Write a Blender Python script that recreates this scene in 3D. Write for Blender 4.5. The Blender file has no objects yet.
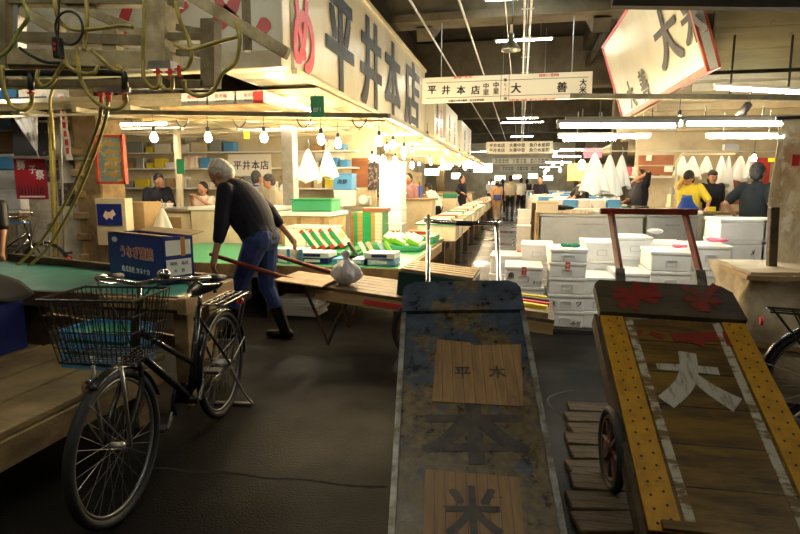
import bpy, bmesh, math, random
from mathutils import Vector as V, Matrix as M
random.seed(7)
C = bpy.context.scene.collection
R = math.radians
sc = bpy.context.scene
# ---------------------------------------------------------------- camera maths
FOC = 560.0; TH = math.atan(83/560); YAW = R(12); EYE = 1.45
def ray(px, py):
    a = (px-400)/FOC; b = (267-py)/FOC
    v = (a, math.cos(TH)+b*math.sin(TH), -math.sin(TH)+b*math.cos(TH))
    c, s = math.cos(YAW), math.sin(YAW)
    return V((v[0]*c-v[1]*s, v[0]*s+v[1]*c, v[2]))
def G(px, py, z=0.0):           # the point of the photo that lies on the level z
    r = ray(px, py); return V((0,0,EYE)) + r*((z-EYE)/r.z)
def D(px, py, Y):               # the point of the photo at distance Y down the hall
    r = ray(px, py); return V((0,0,EYE)) + r*(Y/r.y)
def DX(px, py, X):
    r = ray(px, py); return V((0,0,EYE)) + r*(X/r.x)
def DD(px, py, d):              # at depth d from the camera
    return V((0,0,EYE)) + ray(px, py)*d
def mpp(Y): return Y/FOC*1.02   # metres per pixel at about that distance
# ---------------------------------------------------------------- mesh builder
def frame(o, x, y):
    x = V(x).normalized(); y = V(y); z = x.cross(y).normalized(); y = z.cross(x)
    m = M((x, y, z)).transposed().to_4x4(); m.translation = V(o); return m
def smooth_pts(pts, k=5):
    pts = [V(p) for p in pts]; out = []
    for i in range(len(pts)-1):
        p0 = pts[max(i-1,0)]; p1 = pts[i]; p2 = pts[i+1]; p3 = pts[min(i+2,len(pts)-1)]
        for j in range(k):
            t = j/k
            out.append(0.5*((2*p1)+(p2-p0)*t+(2*p0-5*p1+4*p2-p3)*t*t+(3*p1-p0-3*p2+p3)*t**3))
    return out+[pts[-1]]
class MB:
    def __init__(s): s.bm = bmesh.new()
    def _xf(s, vs, m): bmesh.ops.transform(s.bm, matrix=m, verts=vs)
    def box(s, c, d, rz=0, rot=None, bev=0.0, seg=1, tf=None):
        r = bmesh.ops.create_cube(s.bm, size=1.0); vs = r['verts']
        bmesh.ops.scale(s.bm, vec=V(d), verts=vs)
        if bev:
            es = list({e for v in vs for e in v.link_edges})
            q = bmesh.ops.bevel(s.bm, geom=es, offset=bev, segments=seg, affect='EDGES', profile=.5)
            vs = list({v for f in q['faces'] for v in f.verts} | {v for v in vs if v.is_valid})
        m = M.Translation(V(c)) @ (rot.to_4x4() if rot is not None else M.Rotation(rz,4,'Z'))
        if tf is not None: m = tf @ m
        s._xf(vs, m); return s
    def bar(s, a, b, w, h, up=(0,0,1), bev=0):
        a = V(a); b = V(b); x = (b-a); L = x.length; x.normalize()
        up = V(up)
        if abs(x.dot(up)) > .98: up = V((0,1,0))
        y = up.cross(x).normalized(); z = x.cross(y)
        return s.box((a+b)/2, (L,w,h), rot=M((x,y,z)).transposed(), bev=bev)
    def cyl(s, a, b, r0, r1=None, n=12, cap=True):
        a = V(a); b = V(b); r1 = r0 if r1 is None else r1
        x = b-a; L = x.length
        if L < 1e-6: return s
        q = bmesh.ops.create_cone(s.bm, cap_ends=cap, segments=n, radius1=r0, radius2=r1, depth=L)
        rot = V((0,0,1)).rotation_difference(x.normalized()).to_matrix().to_4x4()
        s._xf(q['verts'], M.Translation((a+b)/2) @ rot); return s
    def sph(s, c, r, sc=(1,1,1), n=12, rot=None):
        q = bmesh.ops.create_uvsphere(s.bm, u_segments=n, v_segments=max(6,n*2//3), radius=r)
        m = M.Translation(V(c)) @ (rot.to_4x4() if rot is not None else M.Identity(4)) @ M.Diagonal((*sc,1))
        s._xf(q['verts'], m); return s
    def cap(s, a, b, r0, r1=None, n=10):
        r1 = r0 if r1 is None else r1
        s.cyl(a,b,r0,r1,n); s.sph(a,r0,n=n); s.sph(b,r1,n=n); return s
    def tube(s, pts, r, n=8, closed=False, sm=0):
        if sm:
            if isinstance(r,(list,tuple)): r0_ = r; n0 = (len(pts)-1)*sm; r = [r0_[min(i//sm,len(r0_)-1)]*(1-(i%sm)/sm)+r0_[min(i//sm+1,len(r0_)-1)]*((i%sm)/sm) for i in range(n0+1)]
            pts = smooth_pts(pts, sm)
        pts = [V(p) for p in pts]; k = len(pts); rings = []
        up = V((0,0,1)); prev = None
        for i, p in enumerate(pts):
            if closed: t = pts[(i+1)%k]-pts[i-1]
            else: t = pts[min(i+1,k-1)]-pts[max(i-1,0)]
            t.normalize()
            if prev is None:
                u = up if abs(t.dot(up)) < .9 else V((1,0,0))
                u = (u-t*u.dot(t)).normalized()
            else: u = (prev-t*prev.dot(t)).normalized()
            prev = u; w = t.cross(u)
            rr = r[i] if isinstance(r,(list,tuple)) else r
            rings.append([s.bm.verts.new(p+(u*math.cos(2*math.pi*j/n)+w*math.sin(2*math.pi*j/n))*rr) for j in range(n)])
        m = k if closed else k-1
        for i in range(m):
            A = rings[i]; B = rings[(i+1)%k]
            for j in range(n): s.bm.faces.new((A[j],A[(j+1)%n],B[(j+1)%n],B[j]))
        if not closed:
            s.bm.faces.new(rings[0][::-1]); s.bm.faces.new(rings[-1])
        return s
    def ring(s, c, axis, Rr, r, n=40, k=8, a0=0, a1=2*math.pi):
        axis = V(axis).normalized(); u = axis.orthogonal().normalized()
        if abs(axis.z) < .9: u = (V((0,0,1))-axis*axis.z).normalized()
        w = axis.cross(u); full = abs(a1-a0-2*math.pi) < 1e-4
        N = n if full else n+1
        pts = [V(c)+(u*math.cos(a0+(a1-a0)*i/n)+w*math.sin(a0+(a1-a0)*i/n))*Rr for i in range(N)]
        return s.tube(pts, r, k, closed=full)
    def poly(s, pts, m, t=.004):      # outline pts (2d) in frame m, extruded by t along its normal
        a = [s.bm.verts.new(m @ V((x,y,0))) for x,y in pts]; b = [s.bm.verts.new(m @ V((x,y,t))) for x,y in pts]
        s.bm.faces.new(a[::-1]); s.bm.faces.new(b); n = len(pts)
        for i in range(n): s.bm.faces.new((a[i],a[(i+1)%n],b[(i+1)%n],b[i]))
        return s
    def grid(s, f, nu, nv, th=0):
        g = [[s.bm.verts.new(f(i/nu,j/nv)) for j in range(nv+1)] for i in range(nu+1)]
        for i in range(nu):
            for j in range(nv): s.bm.faces.new((g[i][j],g[i+1][j],g[i+1][j+1],g[i][j+1]))
        return s
    def lathe(s, prof, c, n=20, axis=(0,0,1)):
        rot = V((0,0,1)).rotation_difference(V(axis).normalized()).to_matrix()
        rs = []
        for r, z in prof:
            rs.append([s.bm.verts.new(V(c)+rot@V((r*math.cos(2*math.pi*j/n), r*math.sin(2*math.pi*j/n), z))) for j in range(n)])
        for i in range(len(rs)-1):
            for j in range(n): s.bm.faces.new((rs[i][j],rs[i][(j+1)%n],rs[i+1][(j+1)%n],rs[i+1][j]))
        return s
    def build(s, name, mat, parent=None, flat=True, solid=0, remesh=0, smooth=0, world=True):
        bmesh.ops.remove_doubles(s.bm, verts=s.bm.verts, dist=1e-6)
        bmesh.ops.recalc_face_normals(s.bm, faces=s.bm.faces)
        me = bpy.data.meshes.new(name); s.bm.to_mesh(me); s.bm.free()
        o = bpy.data.objects.new(name, me); C.objects.link(o)
        if remesh:
            md = o.modifiers.new('r','REMESH'); md.mode = 'VOXEL'; md.voxel_size = remesh
            if smooth:
                q = o.modifiers.new('s','SMOOTH'); q.factor = .5; q.iterations = smooth
        if solid:
            q = o.modifiers.new('t','SOLIDIFY'); q.thickness = solid; q.offset = 0
        if remesh or solid:
            dg = bpy.context.evaluated_depsgraph_get()
            nm = bpy.data.meshes.new_from_object(o.evaluated_get(dg)); o.modifiers.clear()
            o.data = nm; bpy.data.meshes.remove(me); me = nm; me.name = name
        if not flat or remesh:
            me.polygons.foreach_set('use_smooth', [True]*len(me.polygons))
        me.materials.clear(); me.materials.append(mat)
        if parent is not None:
            if world: me.transform(WM[parent.name].inverted())
            o.parent = parent
        WM[o.name] = WM[parent.name] if parent is not None else M.Identity(4)
        return o
WM = {}
def thing(name, label, cat, loc=(0,0,0), rz=0, group=None, mat=None):
    o = bpy.data.objects.new(name, None); C.objects.link(o); o.empty_display_size = .1
    m = mat if mat is not None else M.Translation(V(loc)) @ M.Rotation(rz,4,'Z')
    o.matrix_world = m; o.location = m.to_translation(); o.rotation_euler = m.to_euler()
    WM[o.name] = m.copy()
    tag(o, label, cat, group); return o
def tag(o, label, cat, group=None):
    o['label'] = label; o['category'] = cat
    if group: o['group'] = group
    return o
def one(mb, name, mat, label, cat, group=None, base=None, **k):   # a thing that is a single mesh; its origin is moved to its base
    o = mb.build(name, mat, **k)
    vs = o.data.vertices
    lo = V((min(v.co.x for v in vs),min(v.co.y for v in vs),min(v.co.z for v in vs)))
    hi = V((max(v.co.x for v in vs),max(v.co.y for v in vs),max(v.co.z for v in vs)))
    b = V(((lo.x+hi.x)/2,(lo.y+hi.y)/2,lo.z))
    o.data.transform(M.Translation(-b)); o.location = b; WM[o.name] = M.Translation(b)
    return tag(o, label, cat, group)
def struct(mb, name, mat, **k):
    o = mb.build(name, mat, **k); o['kind'] = 'structure'; return o
def text(s, m, size, mat, parent, name='lettering', bold=0.0, center=True, depth=.0015, squash=1.0, sp=1.0, shear=0):
    cu = bpy.data.curves.new('t','FONT'); cu.body = s; cu.size = 1; cu.space_character = sp; cu.shear = shear
    o = bpy.data.objects.new('t', cu); C.objects.link(o)
    dg = bpy.context.evaluated_depsgraph_get(); me = bpy.data.meshes.new_from_object(o.evaluated_get(dg))
    bpy.data.objects.remove(o); bpy.data.curves.remove(cu)
    if bold > 0 and len(me.vertices):
        bm = bmesh.new(); bb = bold*.9
        for kk,(dx,dy) in enumerate(((bb,bb*.6),(-bb,bb*.6),(bb,-bb*.6),(-bb,-bb*.6))):
            mc = me.copy(); mc.transform(M.Translation((dx,dy,kk*.0004))); bm.from_mesh(mc); bpy.data.meshes.remove(mc)
        bm.to_mesh(me); bm.free()
    if center and len(me.vertices):
        xs = [v.co.x for v in me.vertices]; ys = [v.co.y for v in me.vertices]
        me.transform(M.Translation((-(min(xs)+max(xs))/2, -(min(ys)+max(ys))/2, 0)))
    me.transform(M.Diagonal((size*squash, size, 1, 1)))
    bm = bmesh.new(); bm.from_mesh(me)
    r = bmesh.ops.extrude_face_region(bm, geom=list(bm.faces))
    bmesh.ops.translate(bm, vec=(0,0,depth), verts=[g for g in r['geom'] if isinstance(g, bmesh.types.BMVert)])
    bmesh.ops.recalc_face_normals(bm, faces=bm.faces)
    bm.transform(m); bpy.data.meshes.remove(me)
    b = MB(); b.bm.free(); b.bm = bm
    return b.build(name, mat, parent)
# ---------------------------------------------------------------- materials
def _new(name):
    m = bpy.data.materials.new(name); m.use_nodes = True; nt = m.node_tree; nt.nodes.clear()
    o = nt.nodes.new('ShaderNodeOutputMaterial'); b = nt.nodes.new('ShaderNodeBsdfPrincipled')
    nt.links.new(b.outputs[0], o.inputs[0]); return m, nt, b
def col(c): return (*c, 1)
def mat(name, c1, c2=None, sc_=6, rough=.6, metal=0, bump=0, stretch=(1,1,1), bsc=None, lo=.4, hi=.6, r2=None, detail=6, c3=None, sc3=2, lo3=.5, hi3=.6, alpha=1, trans=0, spec=.5, coat=0):
    m, nt, b = _new(name); N = nt.nodes; L = nt.links
    b.inputs['Roughness'].default_value = rough; b.inputs['Metallic'].default_value = metal
    b.inputs['Specular IOR Level'].default_value = spec; b.inputs['Coat Weight'].default_value = coat
    if alpha < 1: b.inputs['Alpha'].default_value = alpha
    if trans: b.inputs['Transmission Weight'].default_value = trans
    if c2 is None:
        b.inputs['Base Color'].default_value = col(c1)
        if not bump: return m
    tc = N.new('ShaderNodeTexCoord'); mp = N.new('ShaderNodeMapping'); mp.inputs['Scale'].default_value = stretch
    L.new(tc.outputs['Object'], mp.inputs[0])
    def noise(s, d=detail):
        n = N.new('ShaderNodeTexNoise'); n.inputs['Scale'].default_value = s; n.inputs['Detail'].default_value = d
        n.inputs['Roughness'].default_value = .65; L.new(mp.outputs[0], n.inputs['Vector']); return n
    def ramp(n, a, z):
        r = N.new('ShaderNodeMapRange'); r.inputs['From Min'].default_value = a; r.inputs['From Max'].default_value = z
        L.new(n.outputs['Fac'], r.inputs['Value']); return r
    if c2 is not None:
        n = noise(sc_); r = ramp(n, lo, hi)
        mx = N.new('ShaderNodeMix'); mx.data_type = 'RGBA'; L.new(r.outputs[0], mx.inputs[0])
        mx.inputs[6].default_value = col(c1); mx.inputs[7].default_value = col(c2); out = mx.outputs[2]
        if c3 is not None:
            n3 = noise(sc3); n3.inputs['Distortion'].default_value = .6; r3 = ramp(n3, lo3, hi3)
            m3 = N.new('ShaderNodeMix'); m3.data_type = 'RGBA'; L.new(r3.outputs[0], m3.inputs[0])
            L.new(out, m3.inputs[6]); m3.inputs[7].default_value = col(c3); out = m3.outputs[2]
        L.new(out, b.inputs['Base Color'])
        if r2 is not None:
            q = N.new('ShaderNodeMapRange'); L.new(r.outputs[0], q.inputs['Value'])
            q.inputs['To Min'].default_value = rough; q.inputs['To Max'].default_value = r2
            L.new(q.outputs[0], b.inputs['Roughness'])
    if bump:
        n = noise(bsc or sc_*3); bp = N.new('ShaderNodeBump'); bp.inputs['Strength'].default_value = bump; bp.inputs['Distance'].default_value = .02
        L.new(n.outputs['Fac'], bp.inputs['Height']); L.new(bp.outputs[0], b.inputs['Normal'])
    return m
def emit(name, c, s):
    m, nt, b = _new(name); b.inputs['Base Color'].default_value = col(c)
    b.inputs['Emission Color'].default_value = col(c); b.inputs['Emission Strength'].default_value = s; return m
ORD = ['','first','second','third','fourth','fifth','sixth','seventh','eighth','ninth','tenth','eleventh','twelfth']
def nth(i, n, a, b):  # position words
    return a if i == 0 else (b if i == n-1 else ORD[i+1])
MT = {}
def W(name, c, **k): MT[name] = mat(name, c, **k)
W('foam',(.86,.86,.85),c2=(.76,.75,.73),sc_=3,rough=.55,bump=.06,bsc=120)
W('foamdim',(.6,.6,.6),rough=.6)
W('white',(.82,.81,.77),rough=.5)
W('paper',(.78,.76,.7),rough=.7)
W('cloth',(.85,.84,.8),rough=.85)
W('cream',(.7,.63,.46),c2=(.55,.47,.32),sc_=1.5,rough=.6)
W('creamsign',(.70,.67,.55),c2=(.6,.56,.43),sc_=1.2,rough=.28,stretch=(1,1,.3),bump=.05,bsc=2.5)
W('signwhite',(.78,.76,.66),rough=.35)
W('black',(.012,.012,.013),rough=.45)
W('blackgloss',(.01,.01,.012),rough=.22)
W('ink',(.007,.009,.014),rough=.5)
W('red',(.6,.03,.03),rough=.5)
W('redsign',(.55,.05,.05),rough=.35)
W('redorange',(.62,.11,.05),c2=(.45,.06,.03),sc_=5,rough=.4)
W('pink',(.7,.12,.2),rough=.4)
W('magenta',(.85,.1,.25),rough=.35)
W('chrome',(.75,.75,.76),rough=.16,metal=1)
W('steel',(.55,.55,.54),c2=(.42,.41,.39),sc_=4,rough=.35,metal=.9,r2=.5)
W('stainless',(.62,.63,.62),c2=(.5,.5,.49),sc_=1.4,rough=.28,metal=.75,r2=.45)
W('boardold',(.085,.058,.03),c2=(.03,.021,.012),sc_=9,stretch=(.3,2,1),rough=.75,bump=.6,spec=.2)
W('beamcream',(.45,.38,.22),c2=(.24,.19,.1),sc_=5,rough=.6,bump=.15)
W('plankcream',(.46,.37,.19),c2=(.34,.27,.13),sc_=3,stretch=(.2,1,2),rough=.6)
W('beamsteel',(.22,.18,.1),c2=(.13,.1,.05),sc_=5,rough=.6,bump=.2)
W('hose',(.42,.34,.07),c2=(.28,.22,.06),sc_=8,rough=.4)
W('hosegreen',(.25,.27,.06),rough=.4)
W('clothdark',(.012,.01,.01),c2=(.12,.015,.012),sc_=3,lo=.6,hi=.66,rough=.8)
W('rubber',(.015,.015,.015),rough=.7)
W('woodpale',(.42,.29,.13),c2=(.24,.15,.06),sc_=5,stretch=(1,.12,1),rough=.65,bump=.25,bsc=20)
W('woodplank',(.22,.155,.065),c2=(.12,.08,.03),sc_=6,stretch=(.5,.5,1),rough=.65,bump=.3,bsc=25)
W('wooddark',(.09,.055,.028),c2=(.04,.025,.014),sc_=7,rough=.6,bump=.3)
W('plywood',(.5,.36,.18),c2=(.36,.24,.11),sc_=6,rough=.6)
W('wallpeel',(.6,.56,.48),c2=(.4,.35,.26),sc_=1.8,lo=.45,hi=.6,rough=.8,bump=.5,bsc=8,c3=(.14,.1,.06),sc3=3,lo3=.6,hi3=.66)
W('tan',(.35,.24,.11),c2=(.2,.13,.06),sc_=3,rough=.8,bump=.5,bsc=8)
W('teal',(.045,.27,.22),c2=(.025,.17,.14),sc_=3,rough=.35,bump=.08,bsc=6)
W('green',(.04,.3,.14),rough=.4)
W('greencrate',(.015,.3,.1),rough=.4)
W('lime',(.25,.6,.04),rough=.4)
W('tealdark',(.008,.04,.03),rough=.5)
W('tealcloth',(.01,.2,.13),rough=.6)
W('blue',(.012,.03,.24),c2=(.01,.022,.17),sc_=2,rough=.35)
W('bluelight',(.08,.3,.62),rough=.45)
W('navyteal',(.007,.014,.02),c2=(.005,.01,.014),sc_=9,rough=.85)
W('denim',(.025,.055,.2),c2=(.015,.035,.13),sc_=14,rough=.85)
W('navy',(.007,.009,.024),c2=(.004,.005,.014),sc_=9,rough=.85)
W('apronblue',(.02,.08,.45),rough=.5)
W('yellow',(.75,.62,.05),rough=.7)
W('yellowtag',(.85,.7,.02),rough=.4)
W('skin',(.5,.27,.17),c2=(.43,.21,.13),sc_=12,rough=.5)
W('hairblack',(.012,.01,.01),rough=.5,bump=.5,bsc=60)
W('hairgrey',(.7,.67,.62),c2=(.4,.38,.35),sc_=25,rough=.7,bump=.3,bsc=60)
W('hairsalt',(.06,.06,.06),c2=(.02,.02,.02),sc_=25,rough=.6,bump=.5,bsc=60)
W('peach',(.75,.5,.36),c2=(.85,.75,.65),sc_=25,stretch=(1,.1,.1),rough=.8)
W('beige',(.45,.4,.3),rough=.8)
W('olive',(.28,.25,.14),rough=.8)
W('khaki',(.5,.3,.14),rough=.8)
W('mauve',(.4,.2,.22),rough=.8)
W('cardboard',(.4,.27,.13),c2=(.32,.2,.09),sc_=4,rough=.75)
W('concrete',(.12,.1,.065),c2=(.075,.06,.035),sc_=1.5,rough=.85,bump=.2)
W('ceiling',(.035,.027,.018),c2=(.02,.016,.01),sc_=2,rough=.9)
W('rust',(.09,.035,.02),c2=(.04,.02,.012),sc_=12,rough=.7,bump=.4)
W('plastic',(.75,.75,.76),rough=.25,alpha=.55)
W('plasticbag',(.62,.6,.66),rough=.35,bump=.5,bsc=14)
W('tarp',(.62,.53,.38),c2=(.4,.3,.17),sc_=3,rough=.75,bump=.7,bsc=5)
W('tanfoam',(.68,.56,.38),rough=.7)
W('orangeboard',(.55,.22,.06),rough=.6)
W('brownboard',(.33,.12,.05),c2=(.22,.08,.035),sc_=5,stretch=(.3,1,1),rough=.5)
W('posterred',(.35,.015,.03),rough=.5)
W('posterdark',(.03,.03,.035),c2=(.2,.2,.2),sc_=8,lo=.6,hi=.7,rough=.4)
W('postermix',(.05,.04,.06),c2=(.35,.28,.22),sc_=14,lo=.5,hi=.6,rough=.5)
W('fishpaint',(.18,.3,.32),c2=(.6,.42,.14),sc_=9,lo=.52,hi=.56,rough=.45)
W('gold',(.45,.3,.08),rough=.4)
W('glassgrey',(.3,.32,.33),rough=.15)
W('blueboxside',(.5,.6,.75),c2=(.2,.35,.65),sc_=9,lo=.5,hi=.54,rough=.4)
W('spoke',(.25,.25,.25),rough=.4,metal=.8)
W('wirebasket',(.06,.055,.05),rough=.3,metal=.8)
W('saddle',(.02,.018,.015),rough=.3)
W('whitepaint',(.4,.37,.3),c2=(.14,.085,.03),sc_=13,lo=.46,hi=.56,rough=.6,stretch=(.5,1.4,1))
W('redpaint',(.2,.014,.01),c2=(.08,.03,.015),sc_=10,lo=.5,hi=.66,rough=.5,stretch=(.4,1,1))
W('shaft',(.28,.03,.015),c2=(.1,.02,.012),sc_=6,rough=.4)
W('eyewhite',(.05,.03,.03),rough=.3)
MT['bulb'] = emit('bulb',(1,.74,.4),330)
MT['tubelamp'] = emit('tubelamp',(.93,1,.93),45)
MT['tubewarm'] = emit('tubewarm',(1,.9,.7),60)
MT['hallfill'] = emit('hallfill',(1,.95,.76),62)  # shared by the far hall tubes and the added fill lamps
MT['farglow'] = emit('farglow',(1,.93,.8),4)  # glow of the boxes added among the far stalls
m = MT
# ================================================================ SETTING
def floor_mat():
    mm, nt, b = _new('wet_asphalt'); N = nt.nodes; L = nt.links
    g = N.new('ShaderNodeNewGeometry')
    def noise(s, d=5, v=None):
        n = N.new('ShaderNodeTexNoise'); n.inputs['Scale'].default_value = s; n.inputs['Detail'].default_value = d
        L.new(g.outputs['Position'], n.inputs['Vector']); return n
    def rng(src, a, z, c, d):
        r = N.new('ShaderNodeMapRange')
        for k, q in zip(('From Min','From Max','To Min','To Max'), (a,z,c,d)): r.inputs[k].default_value = q
        L.new(src, r.inputs['Value']); return r.outputs[0]
    n1 = noise(.9, 4); n2 = noise(90, 4)
    sx = N.new('ShaderNodeSeparateXYZ'); L.new(g.outputs['Position'], sx.inputs[0])
    ramp = N.new('ShaderNodeValToRGB'); L.new(n1.outputs['Fac'], ramp.inputs[0])
    ramp.color_ramp.elements[0].position = .38; ramp.color_ramp.elements[0].color = (.004,.004,.0045,1)
    ramp.color_ramp.elements[1].position = .68; ramp.color_ramp.elements[1].color = (.015,.0135,.011,1)
    L.new(ramp.outputs[0], b.inputs['Base Color'])
    wet = rng(n1.outputs['Fac'], .42, .62, .6, .36)             # puddled patches
    far = rng(sx.outputs['Y'], 5.5, 9, 0, .2)                  # the aisle is washed down: smoother and wetter
    s = N.new('ShaderNodeMath'); s.operation = 'SUBTRACT'; L.new(wet, s.inputs[0]); L.new(far, s.inputs[1])
    L.new(s.outputs[0], b.inputs['Roughness'])
    L.new(rng(sx.outputs['Y'], 5.5, 10, .05, .6), b.inputs['Specular IOR Level'])
    bp = N.new('ShaderNodeBump'); bp.inputs['Distance'].default_value = .004
    L.new(rng(sx.outputs['Y'], 5.5, 10, .9, .25), bp.inputs['Strength'])
    ad = N.new('ShaderNodeMath'); ad.operation = 'ADD'; L.new(n2.outputs['Fac'], ad.inputs[0])
    n3 = noise(5, 3); mu = N.new('ShaderNodeMath'); mu.operation = 'MULTIPLY'; mu.inputs[1].default_value = .35
    L.new(n3.outputs['Fac'], mu.inputs[0]); L.new(mu.outputs[0], ad.inputs[1])
    L.new(ad.outputs[0], bp.inputs['Height']); L.new(bp.outputs[0], b.inputs['Normal'])
    return mm
b = MB(); b.box((0,22,-.05),(34,56,.1)); struct(b, 'floor', floor_mat())
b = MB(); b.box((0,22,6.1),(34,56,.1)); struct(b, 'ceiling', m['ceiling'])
b = MB(); b.box((-12,22,3),(.2,56,6.2)); struct(b, 'wall_left', m['wallpeel'])
b = MB(); b.box((12,22,3),(.2,56,6.2)); struct(b, 'wall_right', m['wallpeel'])
b = MB(); b.box((0,49.9,3),(24,.2,6.2)); struct(b, 'wall_back', m['cream'])
b = MB(); b.box((0,-5.9,3),(24,.2,6.2)); struct(b, 'wall_front', m['concrete'])
# ceiling beams across the hall
for i, Y in enumerate((3.5, 11.2, 19, 27, 35, 43)):
    b = MB(); b.box((0,Y,5.2),(23.8,.5,1.5), bev=.02); b.box((0,Y-.3,4.52),(23.8,.12,.14)); struct(b, 'trim_%d'%(i+1), m['concrete'])
for i, X in enumerate((-3.6, 1.9)):
    b = MB(); b.box((X,22,5.75),(.3,54,.5)); b.box((X,22,5.1),(.12,54,.12))
    for k in range(12): b.bar((X,2+k*4,5.1),(X,4+k*4,5.6),.07,.07); b.bar((X,4+k*4,5.6),(X,6+k*4,5.1),.07,.07)
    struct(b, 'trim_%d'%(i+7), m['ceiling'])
# columns
for i, (X,Y,w) in enumerate(((-3.75,14.6,.4),(2.6,16.5,.4),(-3.75,27,.4),(2.6,27,.4))):
    b = MB(); b.box((X,Y,2.9),(w,w,5.9), bev=.02); struct(b, 'trim_%d'%(i+9), m['concrete'])
# knee braces under the beam
for X in (-1.9, 1.35):
    b = MB(); b.bar((X,11.2,4.3),(X+(.9 if X<0 else -.9)*.0+.0,12.6,4.9),.3,.25); struct(b, 'trim_%d'%(13 if X<0 else 14), m['concrete'])
# the peeling wall with posters on the left
pa = D(18,100,7.0); pb = D(74,100,7.0); pc = D(100,100,7.0)
b = MB(); b.box(((pa.x+pb.x)/2,7.2,2),(pb.x-pa.x,.4,4.0), bev=.02); struct(b, 'wall_side_1', m['wallpeel'])
b = MB(); b.box(((pb.x+pc.x)/2,7.15,2),(pc.x-pb.x,.5,4.0), bev=.02)
for k in range(6): b.box((pb.x+.05+.03*(k%2), 6.9, .4+k*.3),(.16+.05*(k%3),.06,.115), rz=.2*(k%2), bev=.02)
struct(b, 'wall_side_2', m['tan'])
# stall back partitions (left) and canopies
b = MB(); b.box((-5.9,10.9,1.3),(6.2,.1,2.6)); struct(b, 'wall_stall_left', m['cream'])
b = MB(); b.box((-5.0,8.65,2.54),(5.3,4.4,.05))
for k in range(8): b.box((-5.0,6.6+k*.58,2.48),(5.3,.06,.08))
for k in range(7): b.box((-7.3+k*.8,8.65,2.41),(.07,4.4,.06))
for k in range(9): b.box((-5.2+.2*(k%3),6.5+k*.45,2.35-.02*(k%2)),(4.2,.03+.02*(k%3),.03))
struct(b, 'trim_15', m['cream'])
b = MB(); b.box((-3.4,21,2.62),(1.9,20.5,.05))
for k in range(18): b.box((-3.0,11.4+k*1.1,2.4),(2.7,.05,.06))
struct(b, 'trim_16', m['cream'])
b = MB(); b.box((-5.2,21,1.3),(.1,20,2.6)); struct(b, 'wall_stall_left_far', m['cream'])
# right stalls: canopy, fascia panel and back partition
b = MB(); b.box((5.0,11.5,2.8),(5.6,6.8,.06))
for k in range(7): b.box((5.0,8.4+k*1.0,2.72),(5.6,.05,.1))
struct(b, 'trim_17', m['cream'])
fa = D(716,104,7.6)
b = MB(); b.box((4.95,7.62,3.28),(5.5,.06,.96))
for k in range(4): b.box((4.95,7.585,2.9+.24*k),(5.5,.012,.225))
for x,z in ((2.35,3.5),(2.8,3.3),(3.0,3.15),(3.25,3.22)): b.sph((x,7.56,z),.025,(1,.5,1),n=8)
struct(b, 'trim_18', m['plankcream'])
b = MB(); b.box((4.95,7.55,3.8),(5.6,.25,.1)); b.bar(D(612,2,6.0),D(840,4,6.0),.12,.1)
for px in (735,793): b.cyl(D(px,35,7.4),D(px-5,94,7.4),.012,n=6)
struct(b, 'trim_20', m['ceiling'])
b = MB(); b.box((5.3,15.2,1.35),(5.0,.1,2.75)); struct(b, 'wall_stall_right', m['cream'])
b = MB(); b.box((4.6,24.6,2.6),(4.0,18.5,.05)); struct(b, 'trim_19', m['cream'])
b = MB(); b.box((6.4,24.6,1.3),(.1,18.5,2.6)); struct(b, 'wall_stall_right_far', m['cream'])
b = MB(); b.box((7.75,11,1.4),(.1,7,2.8)); struct(b, 'wall_stall_right_end', m['cream'])
# ---------------- world light and camera
w = bpy.data.worlds.new('w'); sc.world = w; w.use_nodes = True
w.node_tree.nodes['Background'].inputs[0].default_value = (.9,.85,.7,1); w.node_tree.nodes['Background'].inputs[1].default_value = .05
cam = bpy.data.cameras.new('camera'); co = bpy.data.objects.new('camera', cam); C.objects.link(co)
cam.sensor_width = 36; cam.lens = 36*FOC/800; cam.clip_start = .05; cam.clip_end = 200
co.location = (0,0,EYE); co.rotation_euler = (math.pi/2-TH, 0, YAW); sc.camera = co
sc.view_settings.view_transform = 'Standard'; sc.view_settings.look = 'None'; sc.view_settings.gamma = 1
sc.view_settings.exposure = 0.75

# ================================================================ LAMPS
def tube_lamp(a, b_, label, group=None, e='tubelamp', hang=None, name='fluorescent_lamp'):
    a = V(a); b_ = V(b_); mid = (a+b_)/2
    t = thing(name, label, 'lamp', mid, 0, group)
    MB().cyl(a, b_, .017, n=10).build('tube', m[e], t, flat=False)
    d = (b_-a).normalized()
    q = MB(); q.bar(a+V((0,0,.035))-d*.03, b_+V((0,0,.035))+d*.03, .07, .03, bev=.005)
    for p in (a-d*.01, b_+d*.01): q.bar(p+V((0,0,.035)), p-V((0,0,.018)), .03, .03)
    q.build('fixture', m['white'], t)
    if hang:
        for f in (.2,.8): p = a.lerp(b_, f); MB().cyl(p+V((0,0,.04)), p+V((0,0,hang)), .006, n=6).build('hanger', m['steel'], t)
    return t
P = V
tube_lamp((-.66,10.2,4.55),(.62,10.2,4.55),'white fluorescent tube under the ceiling beam, nearest one above the cross sign',hang=.3)
tube_lamp((-.62,13.3,4.6),(.58,13.3,4.6),'second white fluorescent tube behind the conical pendant lamp',hang=1.3)
tube_lamp((-.6,24.0,4.1),(.6,24.0,4.1),'small white fluorescent tube seen just below the cross sign',hang=1.8,e='hallfill')
tube_lamp((-.6,33,4.1),(.6,33,4.1),'tiny fluorescent tube down the hall, next beyond the small one',hang=1.8,e='hallfill')
tube_lamp((-.6,41,4.1),(.6,41,4.1),'tiniest and farthest fluorescent tube down the hall',hang=1.8,e='hallfill')
tube_lamp(D(-50,86,6.2),D(2,88,6.2),'fluorescent tube cut off by the left edge above the boxes',e='tubewarm',hang=.2)
tube_lamp(D(716,88,7.0),D(806,93,7.0),'bright fluorescent tube below the plank panel at the upper right')
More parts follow.
